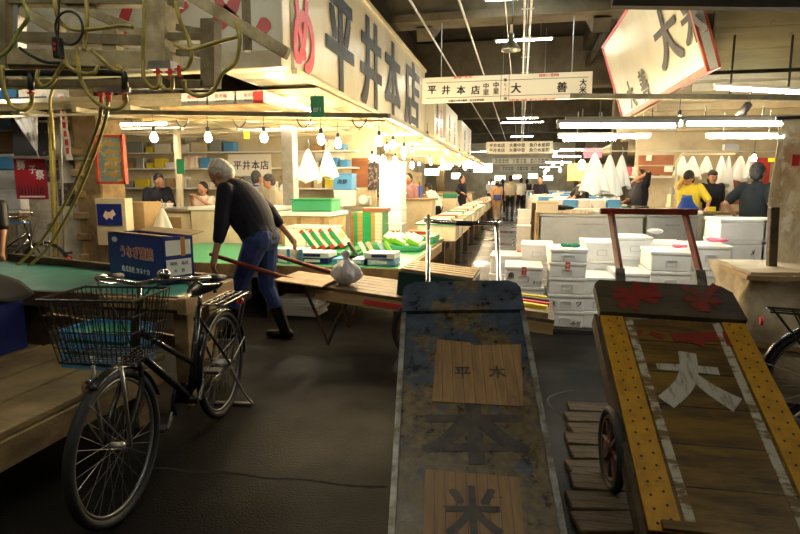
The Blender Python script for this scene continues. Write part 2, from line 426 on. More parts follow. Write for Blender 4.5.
tube_lamp(D(560,126,5.1),D(675,126,5.1),'long fluorescent tube left of the small warm bulb on the right stall rail',hang=.14)
tube_lamp(D(686,124,5.1),D(782,124,5.1),'long fluorescent tube right of the small warm bulb on the right stall rail',hang=.14)
tube_lamp(D(560,137,7.3),D(648,137,7.3),'lower fluorescent tube on the left of the right stall',hang=.3)
tube_lamp(D(708,137,7.3),D(784,137,7.3),'lower fluorescent tube above the man in the dark shirt',hang=.3)
tube_lamp(D(262,95,6.2),D(312,111,7.2),'fluorescent tube under the left signboard beside the green tag',e='tubewarm')
tube_lamp((-4.4,8.5,2.38),(-3.2,8.5,2.38),'fluorescent tube in the left stall above the calligraphy banner',e='tubewarm',hang=.12)
tube_lamp((-6.6,8.0,2.38),(-5.4,8.0,2.38),'fluorescent tube in the left stall over the worker with the white box',e='tubewarm',hang=.12)
tube_lamp((3.2,12.2,2.6),(4.6,12.2,2.6),'fluorescent tube at the back of the right stall above the hanging cloths',e='tubewarm',hang=.18)
for x,y,l in ((-2.6,-1.2,'left of the camera side'),(.9,-1.2,'right of the camera side'),(-.4,1.6,'nearest to the tipped carts'),(3.4,1.2,'over the right edge'),(-4.6,2.2,'left of the steel gantry'),(-2.2,2.4,'above the steel gantry')): tube_lamp((x-.6,y,4.2),(x+.6,y,4.2),'added fill lamp overhead out of view, '+l,hang=1.8,e='hallfill')  # unseen fill lamps, added to brighten the carts, gantry and signboard
for k,(x,y) in enumerate(((-2.9,13),(-2.9,18),(-2.9,24),(-2.9,31),(1.6,14.5),(1.8,18.5),(1.8,23),(1.8,29),(1.8,37),(-2.6,38))): tube_lamp((x-.6,y,2.56 if x<0 else 2.5),(x+.6,y,2.56 if x<0 else 2.5),'added fill tube over the far stalls, %s of the %s row'%(('first','second','third','fourth','first','second','third','fourth','last','last')[k],'left' if x<0 else 'right'),e='tubewarm',hang=.1)  # tube rows added to lift the far stalls out of the dark
for x,y,z,l in ((0,45,3.2,'lowest added fill lamp at the very end of the hall'),(-3,46,4,'added fill lamp at the end of the hall, left one'),(3,46,4,'added fill lamp at the end of the hall, right one'),(0,17.5,4.5,'added fill lamp hidden behind the nearest cross sign'),(0,28.5,4.4,'added fill lamp between the second and third cross signs'),(-5,40,4.5,'added far fill lamp over the left stalls'),(5,40,4.5,'added far fill lamp over the right stalls')): tube_lamp((x-1.0,y,z),(x+1.0,y,z),l,e='hallfill',hang=5.9-z)  # fill lamps added to light the far wall and the people in the aisle
# glowing boxes added to give the far stalls their white glow
for (x,y,w_,h_) in ((483,168,18,9),(468,165,10,7),(432,172,14,7),(446,166,10,8),(456,176,9,6),(500,178,10,5),(517,177,8,4),(533,176,9,5),(548,178,9,5),(492,183,7,3)):
    YL = 20+3*((x*7)%4) if x < 485 else 36+2*(x%3); p = D(x,y,YL); s = mpp(YL)
    t = thing('glow_box', 'added glowing white box among the far stalls down the hall', 'light box', p, 0, 'added glow boxes among the far stalls')
    MB().box(p,(w_*s,.12,h_*s), bev=.01).build('frame', m['white'], t)
    MB().box(p-V((0,.065,0)),(w_*s-.04,.02,h_*s-.04)).build('panel', m['farglow'], t)
def bulb(p, label, group=None, r=.035, cord=.25, master=[None]):
    p = V(p)
    if master[0] is None:
        t = thing('light_bulb', label, 'light bulb', p, 0, group)
        MB().lathe([(.001,-.055),(.02,-.05),(.034,-.028),(.037,-.005),(.03,.02),(.018,.04),(.015,.05)], p, n=12).build('glass', m['bulb'], t, flat=False)
        MB().cyl(p+V((0,0,.05)), p+V((0,0,.105)), .02, .017, n=10).build('socket', m['black'], t)
        MB().cyl(p+V((0,0,.1)), p+V((0,0,.25)), .004, n=5).build('cord', m['black'], t)
        master[0] = t; return t
    return dup(master[0], p, 0, label, group)
def dup(root, loc, rz, label, group=None):
    r = root.copy(); C.objects.link(r); r.location = loc; r.rotation_euler = (0,0,rz); r['label'] = label
    if group: r['group'] = group
    elif 'group' in r: del r['group']
    for ch in [o for o in bpy.data.objects if o.parent == root]:
        c = ch.copy(); C.objects.link(c); c.parent = r
        for g in [o for o in bpy.data.objects if o.parent == ch]:
            d = g.copy(); C.objects.link(d); d.parent = c
    WM[r.name] = M.Translation(V(loc)) @ M.Rotation(rz,4,'Z')
    return r
for x,y,Y,l in ((154,137,5.5,'bare glowing bulb, leftmost on the front rail of the left stall'),
    (208,137,5.5,'bare glowing bulb above the walking man, second from the left on the front rail'),
    (264,137,5.5,'bare glowing bulb above the calligraphy banner, third on the front rail'),
    (321,139,5.5,'bare glowing bulb above the left hanging white cloth'),
    (338,143,5.9,'bare glowing bulb above the light blue box'),
    (379,141,6.0,'bare glowing bulb above the tall foam box stack, left of a close pair'),
    (393,145,6.4,'bare glowing bulb above the tall foam box stack, right of a close pair'),
    (404,151,7.0,'bare glowing bulb just right of the close pair above the tall foam stack'),
    (372,158,8.3,'small glowing bulb, first in the low row of four behind the big bulbs'),
    (378,159,8.6,'small glowing bulb, second in the low row of four behind the big bulbs'),
    (384,160,8.9,'small glowing bulb, third in the low row of four behind the big bulbs'),
    (395,160,8.6,'small glowing bulb, last in the low row of four behind the big bulbs'),
    (412,165,9.2,'glowing bulb hanging lowest at the right end of the left stall bulbs')):
    bulb(D(x,y,Y), l)
for k in range(22):
    Y = 9.5+k*.85; X_ = -1.55-.9*(k%3)
    bulb((X_,Y,2.22-.1*(k%2)), 'warm bare bulb in the receding string over the left aisle stalls', 'bulbs receding over the left aisle stalls')
for x,y,Y,l in ((600,123,6.3,'small warm bulb at the left of the right stall rail'),
    (679,121,6.2,'small warm bulb between the two long fluorescent tubes'),
    (754,158,10,'small warm bulb beside the red hanging panels'),):
    bulb(D(x,y,Y), l)
for x,y,Y in ((555,154,14),(553,165,16),(548,169,17),(560,170,18),(569,172,19),(545,172,20),(562,163,18),(612,178,20),(600,172,22)):
    bulb(D(x,y,Y), 'warm bare bulb in the cluster over the far right stalls', 'bulbs over the far right stalls')
# lamp glowing on the orange board
p = D(582,165,12.5)
t = thing('spot_lamp', 'glowing warm lamp in front of the orange board', 'lamp', p)
MB().sph(p,.07,(1,1,1.5)).build('glass', m['bulb'], t, flat=False)
MB().cyl(p+V((0,0,.1)), p+V((0,0,.2)), .03).build('socket', m['black'], t)
MB().cyl(p+V((0,0,.2)), V((p.x,p.y,2.6)), .005,n=6).build('cord', m['black'], t)
# conical pendant lamp
p = D(511,47,9.6)
t = thing('pendant_lamp', 'industrial conical pendant lamp hanging between the two ceiling tubes', 'lamp', p)
MB().lathe([(.03,.115),(.045,.2),(.05,.1),(.12,.02),(.15,-.03),(.155,-.06),(.145,-.05),(.1,.01),(.04,.08)], p, n=24).build('lamp_shade', m['steel'], t, flat=False)
MB().cyl(p+V((0,0,.115)), p+V((0,0,.34)), .03, .02).build('socket', m['white'], t)
MB().sph(p,.05).build('glass', m['glassgrey'], t, flat=False)
MB().tube([p+V((0,0,.34)), p+V((.02,0,.5)), p+V((.0,.3,.9)), p+V((0,.9,1.2))], .008, sm=4).build('cord', m['black'], t)
# cylindrical spot at the right
p = D(744,112,6.3)
t = thing('spot_lamp', 'cylindrical metal spotlight hanging from the thin pipe at the upper right', 'lamp', p)
MB().cyl(p+V((-.05,0,-.06)), p+V((.04,0,.08)), .045,.04).build('lamp_shade', m['steel'], t, flat=False)
MB().cyl(p+V((.04,0,.08)), p+V((.05,0,.2)), .012).build('bracket', m['steel'], t)
# ================================================================ SIGNS
# left shop signboard: end face and long face as one cabinet
XS = -2.36; YS = 5.75; ZB = 2.62; ZT = 4.17
t = thing('shop_sign', 'long cream shop signboard with black brushed characters along the left stall', 'sign', (XS-.4,9.5,ZB))
q = MB(); L_ = 8.3
q.box((XS-.4, YS+L_/2, (ZB+ZT)/2), (.8, L_, ZT-ZB), bev=.02); q.build('cabinet', m['creamsign'], t)
q = MB(); q.box((XS+.005, YS+L_/2, ZT),(.06,L_,.06)); q.box((XS+.005, YS+L_/2, ZB),(.06,L_,.05)); q.build('edge_trim', m['cream'], t)
fr = lambda y,z: frame((XS+.012,y,z),(0,1,0),(0,0,1))
def textfit(ch, px0, px1, py0, py1, X_, mt_, par, bold=.02):
    p = DX(px0,(py0+py1)/2,X_); q_ = DX(px1,(py0+py1)/2,X_); c_ = (p.y+q_.y)/2; xm = (px0+px1)/2
    zt = DX(xm,py0,X_).z; zb = DX(xm,py1,X_).z
    o = text(ch, frame((X_+.012,c_,(zt+zb)/2),(0,1,0),(0,0,1)), 1, m[mt_], par, bold=bold, depth=.004)
    ys = [v.co.y for v in o.data.vertices]; zs = [v.co.z for v in o.data.vertices]
    sy = (q_.y-p.y)/(max(ys)-min(ys)); sz = (zt-zb)/(max(zs)-min(zs)); w_ = WM[par.name]; c0 = w_.inverted()@V((X_,c_,(zt+zb)/2))
    for v in o.data.vertices: v.co.y = c0.y+(v.co.y-c0.y)*sy; v.co.z = c0.z+(v.co.z-c0.z)*sz
for ch,a_,b_,c_,d_,mt_ in (('め',292,313,-2,73,'redsign'),('平',325,353,-3,95,'ink'),('井',360,381,20,110,'ink'),('本',384,400,42,118,'ink'),('店',404,419,61,127,'ink')):
    textfit(ch,a_,b_,c_,d_,XS,mt_,t,bold=.04)
# second left sign: end face seen to the left
t = thing('shop_sign', 'cream signboard with big red brushed strokes facing the camera at upper left', 'sign', (-4.6,YS,2.9))
q = MB(); q.box((-4.8+.02,YS-.12,3.41),(4.8,.2,1.56), bev=.01); q.build('cabinet', m['creamsign'], t)
q = MB(); q.box((-4.8+.02,YS-.24,2.7),(4.8,.06,.16)); q.build('edge_trim', m['cream'], t)
ff = frame((0,YS-.225,0),(1,0,0),(0,0,1))
def stroke(pts, w0, w1, mt_, par, k=6, t_=.006, fr_=None):   # a brush stroke outline
    P_ = smooth_pts([V((x,y,0)) for x,y in pts], k); n = len(P_); Lf=[]; Rt=[]
    for i,p in enumerate(P_):
        tt = (P_[min(i+1,n-1)]-P_[max(i-1,0)]).normalized(); nn = V((-tt.y,tt.x,0))
        u = i/(n-1); w = (w0*(1-u)+w1*u)*(.75+.5*math.sin(u*math.pi))/2
        Lf.append(p+nn*w); Rt.append(p-nn*w)
    q = MB(); F = fr_ or ff
    for i in range(n-1):
        q.poly([Lf[i][:2],Rt[i][:2],Rt[i+1][:2],Lf[i+1][:2]], F, t_)
    return q.build('lettering', m[mt_], par)
def pix(l, Y=YS-.22): return [(D(x,y,Y).x, D(x,y,Y).z) for x,y in l]
stroke(pix([(238,-6),(232,8),(220,22),(205,33)]), .1,.16,'redsign',t)
stroke(pix([(215,-6),(225,10),(240,22)]), .08,.08,'redsign',t)
stroke(pix([(258,24),(264,28),(268,32)]), .17,.13,'redsign',t)
stroke(pix([(135,-4),(126,14),(122,35),(130,47)]), .1,.1,'redsign',t)
stroke(pix([(172,-4),(176,10),(188,4)]), .1,.07,'redsign',t)
# further sign panels behind it
for k,(y0,y1,l) in enumerate(((14.3,15.9,'narrow white vertical sign panel with red and black writing past the long signboard'),(16.5,19.5,'grey signboard further down the left side behind the cross sign'),(21,25,'farthest pale signboard on the left side of the aisle'))):
    t = thing('shop_sign', l, 'sign', (-2.2,(y0+y1)/2,2.5))
    MB().box((-2.3,(y0+y1)/2,3.1),(.3,y1-y0,1.3),bev=.01).build('cabinet', m['creamsign' if k==0 else 'signwhite'], t)
    f2 = frame((-2.145,(y0+y1)/2,3.1),(0,1,0),(0,0,1))
    for j,(cc,mt_) in enumerate((('魚\n介','ink'),('水\n産','redsign'))):
        text(cc, f2@M.Translation(((j-.5)*(y1-y0)*.45,0,0)), .42, m[mt_], t, bold=.03)
# right shop signboard, leaning out over the aisle
A = D(723,67,6.35); Bq = DX(632,115,A.x-.02); A = V((1.92,6.35,2.6)); Bq = V((1.86,10.8,2.6))
lean = V((-.42,0,1.27))
t = thing('shop_sign', 'large white signboard with a red border leaning out over the right stall', 'sign', (A+Bq)/2)
fr2 = frame(A, Bq-A, lean)          # x runs away down the aisle, y up the leaning face
Ls = (Bq-A).length; Hs = lean.length
q = MB(); q.box((Ls/2,Hs/2,-.06),(Ls,Hs,.1), bev=.01, tf=fr2); q.build('cabinet', m['creamsign'], t)
q = MB(); bw = .07
for c_,d_ in (((Ls/2,bw/2,0),(Ls,bw,.14)),((bw/2*.6,Hs/2,0),(bw*.6,Hs,.14))): q.box((c_[0],c_[1],-.06),d_,tf=fr2,bev=.006)
q.build('border', m['redorange'], t)
q = MB(); q.box((Ls/2,Hs-bw/4,-.06),(Ls,bw/2,.14),tf=fr2); q.box((Ls-bw/4,Hs/2,-.06),(bw/2,Hs,.14),tf=fr2); q.build('upper_border', m['pink'], t)
flip = M.Rotation(math.pi,4,'Y')
# its outer face looks at the aisle: letters read from the far end to the near end
def face(x,y): return frame(fr2@V((x,y,-.34 if fr2.to_3x3()[0][2]>0 else .0)),-(Bq-A),lean)
zn = fr2.to_3x3()@V((0,0,1))
off = .004 if zn.x<0 else -.124
def rface(x,y):
    o = fr2@V((x,y,off)); return frame(o, A-Bq, lean)
RF = rface(0,0)
for ch,a_,b_,c_,d_ in (('大',653,679,2,72),('米',679,704,-14,48)):
    xm=(a_+b_)/2; ym=(c_+d_)/2; hh=lambda px,py: (lambda i,r,o: o+r*(-o.z/r.z))(0,RF.inverted().to_3x3()@ray(px,py),RF.inverted()@V((0,0,EYE)))
    c0=hh(xm,ym); w_=abs(hh(b_,ym).x-hh(a_,ym).x); h_=abs(hh(xm,c_).y-hh(xm,d_).y)
    text(ch, RF@M.Translation((c0.x,c0.y,0)), h_*1.05, m['ink'], t, bold=.035, squash=w_/h_, depth=.004)
for ch,x in (('大',Ls-1.1),('善',Ls-2.0)): text(ch, rface(x,.3), .45, m['ink'], t, bold=.03, depth=.004)
# cross sign over the aisle
YC = 11.0; a = D(422,103,YC); c = D(593,72,YC); d = D(422,77,YC); e = D(593,98,YC)
x0,x1 = a.x,c.x; z0 = (a.z+e.z)/2; z1 = (c.z+d.z)/2; cx = (x0+x1)/2; cz = (z0+z1)/2
t = thing('hanging_sign', 'long cream cross-aisle signboard with black and red characters, nearest one', 'sign', (cx,YC,z0))
MB().box((cx,YC+.05,cz),(x1-x0,.1,z1-z0),bev=.008).build('board', m['signwhite'], t)
sf = lambda px,py: frame(D(px,py,YC-.004),(1,0,0),(0,0,1))
q = MB()
for yy in (z0+.085,z1-.1): q.box((cx,YC-.002,yy),(x1-x0-.15,.006,.008))
for px in (501,509): q.box((D(px,88,YC).x,YC-.002,cz),(.008,.006,z1-z0-.02))
q.build('ruled_line', m['ink'], t)
for ch,px,py,s in (('平',432,90,.17),('井',446,90,.17),('本',461,90,.17),('店',475.5,90,.17),('大',516,88,.19),('善',562,87,.19),('中\n里',486,89,.115),('中\n里',496,88,.115),('大\n米',583,86,.13)):
    text(ch, sf(px,py), s, m['ink'], t, bold=.035)
for i,ch in enumerate('第七十二通'): text(ch, sf(505.3,80+i*4.6), .06, m['red' if 0<i<4 else 'ink'], t, bold=.035)
text('自106ー至101', sf(463,77), .06, m['red'], t, bold=.035); text('自091ー至098', sf(549,75), .06, m['red'], t, bold=.035)
text('店舗名の表示順序　店主変更時間', sf(466,100.5), .05, m['ink'], t, bold=.03, squash=.9)
text('小売7:00ー10:00　ターレット6:00ー11:00', sf(532,99.5), .055, m['red'], t, bold=.03, squash=.85)
for s in (-1.2,1.2): MB().cyl((cx+s,YC+.05,z1),(cx+s,YC+.05,4.5),.01,n=6).build('hanger', m['steel'], t)
for (xa,xb,ya,yb,Y,l) in ((486,553,141,154,24,'second cross-aisle signboard further down the hall'),(492,551,158,164,32,'third cross-aisle signboard far down the hall'),(500,548,166,171,41,'farthest and smallest of the cross-aisle signboards'),(440,484,168,173,37,'low white signboard over the far left stalls'),(556,600,160,166,34,'low white signboard over the far right stalls')):
    a = D(xa,yb,Y); c = D(xb,ya,Y)
    t = thing('hanging_sign', l, 'sign', ((a.x+c.x)/2,Y,a.z))
    MB().box(((a.x+c.x)/2,Y+.05,(a.z+c.z)/2),(c.x-a.x,.1,c.z-a.z)).build('board', m['signwhite'], t)
    h = c.z-a.z
    for r_ in (.3,.7):
        text('平井本店　大善中里　魚介水産卸' , frame(((a.x+c.x)/2,Y-.004,a.z+h*r_),(1,0,0),(0,0,1)), h*.34, m['ink'], t, bold=.03, squash=(c.x-a.x)/(h*.34*16.5))
# ceiling conduits along the aisle
for i,(px,l) in enumerate(((410,'thin ceiling conduit, leftmost above the aisle'),(459,'thin ceiling conduit, second from the left above the aisle'),(505,'thin cable running along the ceiling beside the pendant lamp'))):
    a = G(px,0,3.95); X_ = a.x
    one(MB().cyl((X_,a.y-3,3.95),(X_,45,3.95),.016 if i<2 else .008,n=6), 'conduit_pipe', m['steel'], l, 'pipe')
a = G(527,5,3.95)
t = thing('conduit_pipe', 'pair of parallel conduits with clamps running overhead along the aisle', 'pipe', (a.x,20,3.95))
for dx in (-.045,.045): MB().cyl((.03+dx,2,3.95),(.03+dx,45,3.95),.018,n=8).build('pipe', m['steel'], t)
q = MB()
for k in range(22): q.box((.03,4+k*1.6,3.97),(.18,.03,.012)); q.cyl((.03,4+k*1.6,3.97),(.03,4+k*1.6,4.5),.006,n=5)
q.build('clamp', m['steel'], t)
# thin rail crossing in front of the right signboard, with its second rail
one(MB().bar(D(570,96,6.2),D(840,98,6.2),.04,.05), 'rail_pipe', m['beamsteel'], 'thin dark square rail crossing in front of the red-bordered signboard', 'pipe')
one(MB().bar(D(565,119,5.1),D(790,117,5.1),.05,.03), 'rail_pipe', m['cream'], 'cream mounting rail right above the two long fluorescent tubes', 'pipe')
one(MB().bar(D(575,151,9),D(800,151,9),.03,.02), 'rail_pipe', m['cream'], 'cream rail from which the white cloths hang in the right stall', 'pipe')
# rails of the left stall
one(MB().bar(D(100,112,5.5),D(388,116,5.5),.05,.045), 'rail_pipe', m['beamsteel'], 'grey front rail from which the left stall bulbs hang', 'pipe')
one(MB().bar(D(388,116,5.5),V((-1.33,28,2.12)),.05,.045), 'rail_pipe', m['cream'], 'cream rail running away along the left stalls', 'pipe')
one(MB().bar(D(125,119,5.6),D(385,121,5.6),.03,.02), 'rail_pipe', m['woodpale'], 'pale wooden batten just below the grey front rail', 'pipe')
# ================================================================ LEFT FOREGROUND
def hit(mt_, px, py):            # where the sight line meets the plane z=0 of the frame mt_
    r = mt_.inverted().to_3x3() @ ray(px,py); o = mt_.inverted() @ V((0,0,EYE)); t_ = -o.z/r.z; return o + r*t_
def carton(name, label, cat, c, d, rz, mt_, group=None, flaps=0, tape=None):
    t = thing(name, label, cat, c, rz, group)
    T_ = M.Translation(V(c))@M.Rotation(rz,4,'Z'); w_,l_,h_ = d
    q = MB()
    if flaps:
        th = .008
        for s in (-1,1):
            q.box((s*(w_/2-th/2),0,h_/2),(th,l_,h_),tf=T_); q.box((0,s*(l_/2-th/2),h_/2),(w_,th,h_),tf=T_)
        q.box((0,0,.01),(w_-.01,l_-.01,.01),tf=T_)
        q.build('body', mt_, t)
        q = MB(); q.box((0,l_/2+.05,h_+.012),(w_-.02,.12,.006),rot=M.Rotation(R(12),3,'X'),tf=T_); q.build('flap', m['cardboard'], t)
        q = MB(); q.box((0,-l_/2+.04,h_+.006),(w_-.02,.1,.006),rot=M.Rotation(R(-6),3,'X'),tf=T_); q.build('flap', m['cardboard'], t)
    else:
        q.box((0,0,h_/2),(w_,l_,h_),bev=.004,tf=T_); q.build('body', mt_, t)
        q = MB(); q.box((0,0,h_+.001),(.05,l_+.004,.002),tf=T_); q.build('tape', m[tape or 'cardboard'], t)
    return t, T_
# teal-topped table
t = thing('market_table', 'low wooden market table with a teal vinyl top under the blue eel carton', 'table', (-3.35,3.85,0))
q = MB(); q.grid(lambda u,v: V((-4.75+2.68*u-.06*v, 3.1+(1.35-.78*u)*v, .722+.006*math.sin(u*9+v*4))),14,8); q.build('vinyl_top', m['teal'], t, flat=False, solid=.006)
q = MB(); q.poly([(-4.76,3.09),(-2.06,3.09),(-2.12,3.68),(-4.8,4.46)],M.Translation((0,0,.667)),.045); q.box((-3.4,3.08,.7),(2.72,.04,.1)); q.bar((-2.1,3.7,.72),(-4.82,4.49,.72),.05,.13); q.build('tabletop', m['wooddark'], t)
q = MB(); q.bar((-2.02,3.02,.7),(-2.09,3.75,.7),.06,.11,bev=.005); q.box((-2.3,3.04,.71),(.6,.035,.07),bev=.004); q.build('edge_rail', m['woodpale'], t)
for x,y in ((-2.12,3.2),(-2.2,3.6),(-4.65,3.2),(-4.65,4.3)): MB().box((x,y,.33),(.1,.1,.66),bev=.004).build('leg', m['woodpale' if x>-3 else 'wooddark'], t)
q = MB(); q.box((-2.15,3.4,.28),(.03,.4,.1)); q.bar((-2.2,3.62,.25),(-4.65,4.32,.25),.03,.1); q.build('stretcher', m['woodpale'], t)
q = MB(); q.box((-3.75,3.13,.33),(1.3,.02,.6)); q.build('front_panel', m['wooddark'], t)
# plank platform
t = thing('plank_platform', 'low platform of worn wooden planks at the lower left', 'platform', (-3.1,2.0,0))
for k in range(7):
    q = MB(); q.box((-2.28-.3*k,1.95,.385),(.286,2.1+.03*(k%3),.035),bev=.005); q.build('plank', m['woodplank'], t)
q = MB(); q.box((-2.15,1.95,.3),(.06,2.0,.13),bev=.005); q.box((-4.2,1.95,.3),(.06,2.0,.13)); q.box((-3.2,2.92,.3),(2.1,.06,.13)); q.box((-3.2,.98,.3),(2.1,.06,.13)); q.build('frame', m['woodplank'], t)
for x,y in ((-2.25,1.05),(-2.25,2.85),(-4.1,1.05),(-4.1,2.85),(-3.2,1.95)): MB().box((x,y,.12),(.12,.12,.24)).build('leg', m['woodplank'], t)
# blue carton with red writing
h = .335
t,T_ = carton('cardboard_box','blue eel carton with red and white writing and open flaps on the teal table','box',(-2.80,3.82,.735),(.8,.24,h),R(-25),m['blue'],flaps=1)
f_ = T_@frame((0,-.1215,0),(1,0,0),(0,0,1))
text('うなぎ蒲焼', f_@M.Translation((.03,.2,0)), .098, m['white'], t, bold=.06, depth=.0008)
text('うなぎ蒲焼', f_@M.Translation((.03,.2,.0008)), .098, m['redorange'], t, bold=.02)
text('株式会社 カネナカ', f_@M.Translation((.0,.065,0)), .05, m['white'], t, bold=.01)
q = MB(); q.poly([(.03*math.cos(a*.4)*1.4-.29,.285+.03*math.sin(a*.4)*.7) for a in range(16)], f_, .001); q.build('emblem', m['white'], t)
s_ = T_@frame((.401,0,0),(0,1,0),(0,0,1))
q = MB(); q.poly([(-.1,.05),(.1,.05),(.1,.17),(-.1,.17)],s_,.001); q.poly([(-.1,.2),(.1,.2),(.1,.31),(-.1,.31)],s_,.001); q.build('label', m['white'], t)
q = MB(); q.poly([(.02,.19),(.055,.19),(.055,.33),(.02,.33)],s_@M.Translation((0,0,.001)),.001); q.build('tape', m['orangeboard'], t)
for y_,s in ((.14,'規格　品名'),(.085,'本　数')): text(s, s_@M.Translation((0,y_,.001)), .03, m['blue'], t)
# blue box at left edge with dark cloth
t,T_ = carton('cardboard_box','plain blue carton at the left edge under a dark cloth','box',(-3.4,2.69,.403),(.62,.5,.4),0,m['blue'])
q = MB(); q.box((.1,-.252,.2),(.16,.002,.04),tf=T_); q.box((-.18,-.252,.1),(.2,.002,.09),tf=T_); q.build('label', m['blueboxside'], t)
q = MB(); q.grid(lambda u,v: T_@V((-.36+.74*u, -.3+.57*v, .412+.05*math.sin(u*7)*math.sin(v*6)+ .06*(1-abs(2*u-1)) - .05*max(0,(u-.86)/.14)**1.3 - .05*max(0,(.12-v)/.12))),22,18)
one(q,'dark_cloth',m['clothdark'],'black cloth with a dark red edge lying on the blue carton','cloth',flat=False,solid=.006)
# crate and blue tub under the basket, seen behind the basket
t = thing('plastic_crate','light blue plastic crate on the planks behind the bicycle basket','crate',(-2.35,2.78,.403))
q = MB(); c_=(-2.35,2.78,.403)
q.box((-2.35,2.78,.41),(.42,.28,.015))
for dx,dy,a_,b_ in ((0,-.14,.42,.012),(0,.14,.42,.012),(-.21,0,.012,.28),(.21,0,.012,.28)):
    for z_ in (.05,.12,.19): q.box((-2.35+dx,2.78+dy,.41+z_),(a_,b_,.045))
q.build('body', m['bluelight'], t)
MB().box((-2.35,2.78,.53),(.38,.24,.16),bev=.02).build('contents', m['tealcloth'], t)
one(MB().lathe([(.001,0),(.13,0),(.16,.22),(.17,.23),(.15,.21),(.12,.02),(.001,.02)],(-2.42,1.62,.0),n=20),'plastic_tub',m['bluelight'],'dark blue plastic tub under the plank platform','tub',flat=False)
# ---------------------------------------------------------------- bicycles
def bicycle(label, Pf, Pr, paint, basket=True, tyre='rubber', hb=True):
    Pf = V((*Pf,0)); Pr = V((*Pr,0)); d = Pf-Pr
    T_ = M.Translation(Pr)@M.Rotation(math.atan2(-d.x,d.y),4,'Z'); L = 1.12; r = .335
    t = thing('bicycle', label, 'bicycle', mat=T_)
    w = lambda p: T_@V(p)
    def tb(pts, rr, name, mt_, n=8, sm=0, par=None): return MB().tube([w(p) for p in pts], rr, n, sm=sm).build(name, m[mt_], par or t, flat=False)
    for y in (L, 0):
        c = w((0,y,r)); ax = T_.to_3x3()@V((1,0,0))
        wh = MB().ring(c, ax, r-.022, .022, 44, 8).build('wheel', m[tyre], t, flat=False)
        MB().ring(c, ax, r-.05, .008, 44, 6).build('rim', m['spoke'], wh, flat=False)
        MB().cyl(c-ax*(.03 if y else .05), c+ax*(.03 if y else .05), .016 if y else .03).build('hub', m['steel'], wh, flat=False)
        q = MB()
        for k in range(32):
            a1 = k*math.pi/16; a2 = a1+(.5 if k%4<2 else -.5)
            f = lambda a,rr,s: T_@V((s, y+rr*math.cos(a), r+rr*math.sin(a)))
            q.cyl(f(a2,.02,.03*(1 if k%2 else -1)), f(a1,r-.045,0), .0011, n=4, cap=False)
        q.build('spokes', m['spoke'], wh)
    # frame
    q = MB(); A = lambda a,b,rr: q.tube([w(a),w(b)],rr,10)
    A((0,.45,.28),(0,.27,.76),.017); A((0,.9,.86),(0,.945,.66),.02)
    A((0,.93,.7),(0,.46,.3),.018); A((0,.91,.79),(0,.38,.46),.014)
    for s in (-1,1):
        A((.02*s,.44,.28),(.055*s,0,r),.009); A((.015*s,.3,.7),(.055*s,0,r),.008)
    q.cyl(w((-.045,.45,.28)),w((.045,.45,.28)),.024); q.build('frame', m[paint], t, flat=False)
    q = MB()
    for s in (-1,1): q.tube([w(p) for p in ((.03*s,.955,.67),(.05*s,.99,.55),(.055*s,L-.03,.42),(.055*s,L,r))],.012,8,sm=3)
    q.cyl(w((-.045,.95,.67)),w((.045,.95,.67)),.017); q.build('fork', m[paint], t, flat=False)
    tb([(0,.27,.74),(0,.245,.85)],.013,'seat_post','chrome')
    q = MB()
    def sad(u,v):
        a = 2*math.pi*u; yy = .38-.27*v; wd = .03+.09*min(1,max(0,(v-.25)/.5))**1.1
        e = math.sin(math.pi*min(1,max(.0,v*.94+.03)))**.3
        return w((wd*math.cos(a)*e, yy, .865+.05*math.sin(a)*e+.02*v))
    q.grid(sad,18,14); q.build('saddle', m['saddle'], t, flat=False)
    sp = MB()
    for s in (-1,1): sp.ring(w((.05*s,.16,.84)),(0,0,1),.018,.004,12,5); sp.cyl(w((.05*s,.16,.82)),w((.05*s,.16,.87)),.012)
    sp.build('saddle_springs', m['chrome'], t, flat=False)
    # handlebar
    tb([(0,.885,.86),(0,.865,1.0)],.012,'stem','chrome')
    hb_ = tb([(-.27,.58,.985),(-.27,.68,1.0),(-.22,.84,1.02),(-.1,.89,1.02),(0,.87,1.0),(.1,.89,1.02),(.22,.84,1.02),(.27,.68,1.0),(.27,.58,.985)],.011,'handlebar','chrome',sm=5)
    for s in (-1,1):
        tb([(.27*s,.7,1.0),(.27*s,.56,.98)],.017,'grip','rubber')
        tb([(.25*s,.8,1.0),(.24*s,.72,.97),(.26*s,.6,.955)],.006,'brake_lever','chrome',sm=3)
        tb([(.22*s,.8,1.01),(.12*s,.98,1.0),(.03*s,.98,.85),(.0,.95,.7)],.003,'brake_cable','rubber',sm=4,n=5)
    MB().sph(w((-.14,.9,1.05)),.03,(1,1,.8)).build('bell', m['chrome'], t, flat=False)
    # fenders
    for y,a0,a1 in ((L,R(18),R(116)),(0,R(-5),R(185))):
        q = MB(); NN = 24
        def fn(u,v,y=y,a0=a0,a1=a1):
            a = a0+(a1-a0)*u if y else a0+(a1-a0)*u; rr = r+.014-.012*abs(2*v-1)**2
            return w(((2*v-1)*.028, y+rr*math.cos(a)*(1 if y==0 else 1)*(-1 if y else -1)*(-1 if y==0 else 1)*(-1 if y==0 else 1), r+rr*math.sin(a)))
        q.grid(fn,NN,4); q.build('fender', m[paint], t, flat=False, solid=.002)
    # fender stays
    q = MB()
    for s in (-1,1): q.cyl(w((.06*s,0,r)),w((.03*s,-.33,.42)),.003,n=5); q.cyl(w((.06*s,L,r)),w((.03*s,L+.2,.6)),.003,n=5)
    q.build('fender_stays', m['steel'], t)
    # rack
    q = MB()
